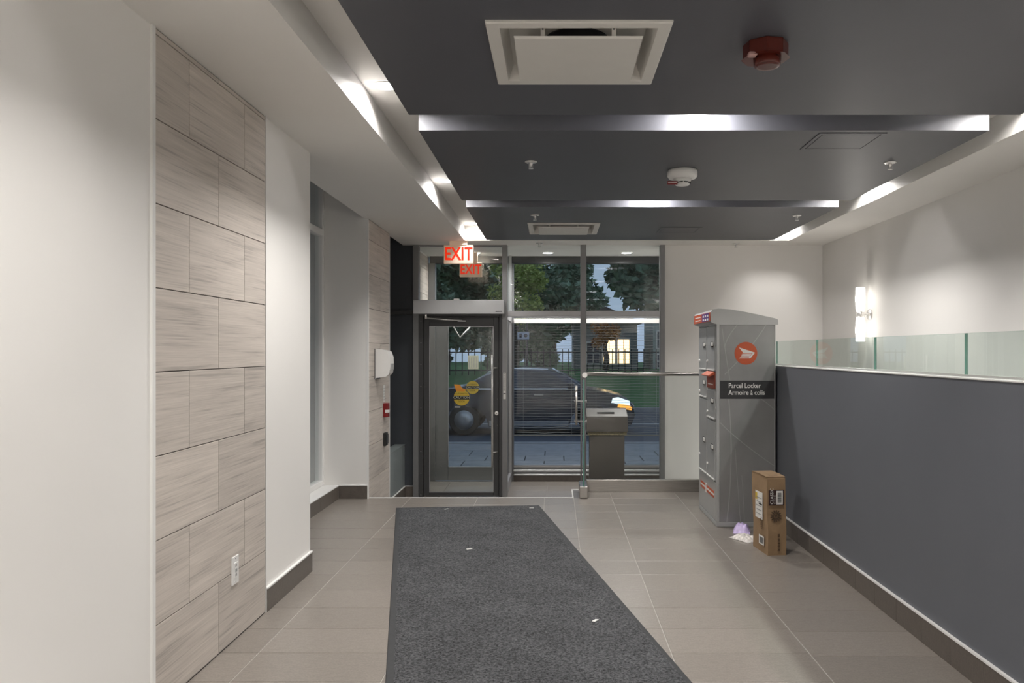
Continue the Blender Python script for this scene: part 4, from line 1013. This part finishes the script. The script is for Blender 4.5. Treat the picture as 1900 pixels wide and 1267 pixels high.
for L_ in lay_:
    for u, z in prof:
        e = L_ in (0, 1.8); yy = L_
        ins = inset(z, 0)
        if L_ < .5: yy = L_+ins
        if L_ > 1.3: yy = L_-ins
        zz = z-(.015 if e else 0)-(0 if L_ == .9 else 0) + (.02 if (L_ == .9 and z > 1.2) else 0)
        V.append((cx0+u+(0 if not e else (.02 if u < 2.2 else -.02)), cy0+yy, gz+zz))
for i in range(len(lay_)-1):
    for k in range(n): F.append((i*n+k, i*n+(k+1) % n, (i+1)*n+(k+1) % n, (i+1)*n+k))
F += [tuple(range(n)), tuple(4*n+k for k in range(n))]
body = put('body', V, F, M['carp'], ca)
def cwin(name, pts, m, o=.006):
    V = []; 
    for d in (0, .004):
        for u, z in pts: V.append((cx0+u, cy0+inset(z, 0)-o-d, gz+z))
    k = len(pts); return put(name, V, [tuple(range(k)), tuple(range(k, 2*k))]+[(i, (i+1) % k, k+(i+1) % k, k+i) for i in range(k)], m, ca)
cwin('rear_side_window', [(1.02, 1.03), (1.86, 1.03), (1.86, 1.37), (1.62, 1.36), (1.32, 1.24)], M['carg'])
cwin('front_side_window', [(1.95, 1.03), (2.98, 1.03), (3.02, 1.12), (2.62, 1.33), (2.30, 1.38), (1.95, 1.38)], M['carg'])
V = [(cx0+u, cy0+y, gz+z) for (u, z, y) in ((2.68, 1.405, .30), (3.42, 1.035, .16), (3.42, 1.035, 1.64), (2.68, 1.405, 1.50))]
V = [(x, y, z+.012) for x, y, z in V]+[(x+.006, y, z+.018) for x, y, z in V]
put('windscreen', V, [(0, 1, 2, 3), (4, 5, 6, 7), (0, 1, 5, 4), (1, 2, 6, 5), (2, 3, 7, 6), (3, 0, 4, 7)], mat('pale_windscreen', (.18, .24, .27), .05), ca)
for u in (.80, 3.58):
    lathe('wheel', [(.30, 0), (.33, .03), (.33, .19), (.30, .22)], (cx0+u, cy0-.01, gz+.33), M['tyre'], ca, axis='y', n=28)
    lathe('hub_cap', [(.20, -.005), (.21, -.018), (.05, -.030)], (cx0+u, cy0-.008, gz+.33), M['alul'], ca, axis='y', n=20)
    lathe('wheel', [(.30, 0), (.33, .03), (.33, .19), (.30, .22)], (cx0+u, cy0+1.59, gz+.33), M['tyre'], ca, axis='y', n=28)
cwin('headlight', [(3.95, .70), (4.36, .62), (4.34, .74), (4.10, .82), (3.98, .80)], M['lamp'], .008)
cwin('indicator', [(4.08, .60), (4.38, .54), (4.40, .60), (4.30, .66), (4.10, .68)], M['amber'], .012)
cwin('sill_strip', [(1.34, .20), (3.04, .20), (3.04, .32), (1.34, .32)], M['concrete'], .010)
cwin('belt_line', [(.95, .985), (3.20, .985), (3.20, 1.010), (.95, 1.010)], M['chrome'], .010)
cwin('roof_line', [(1.30, 1.345), (1.62, 1.425), (2.60, 1.405), (2.60, 1.425), (1.62, 1.445), (1.26, 1.350)], M['chrome'], .006)
cwin('door_handle', [(1.50, .86), (1.70, .86), (1.70, .89), (1.50, .89)], M['chrome'], .02)
cwin('door_handle', [(2.30, .86), (2.50, .86), (2.50, .89), (2.30, .89)], M['chrome'], .02)
mr_ = box('mirror', (cx0+3.02, cx0+3.16, cy0-.10, cy0+.06, gz+1.02, gz+1.13), M['carp'], ca, bevel=.015)
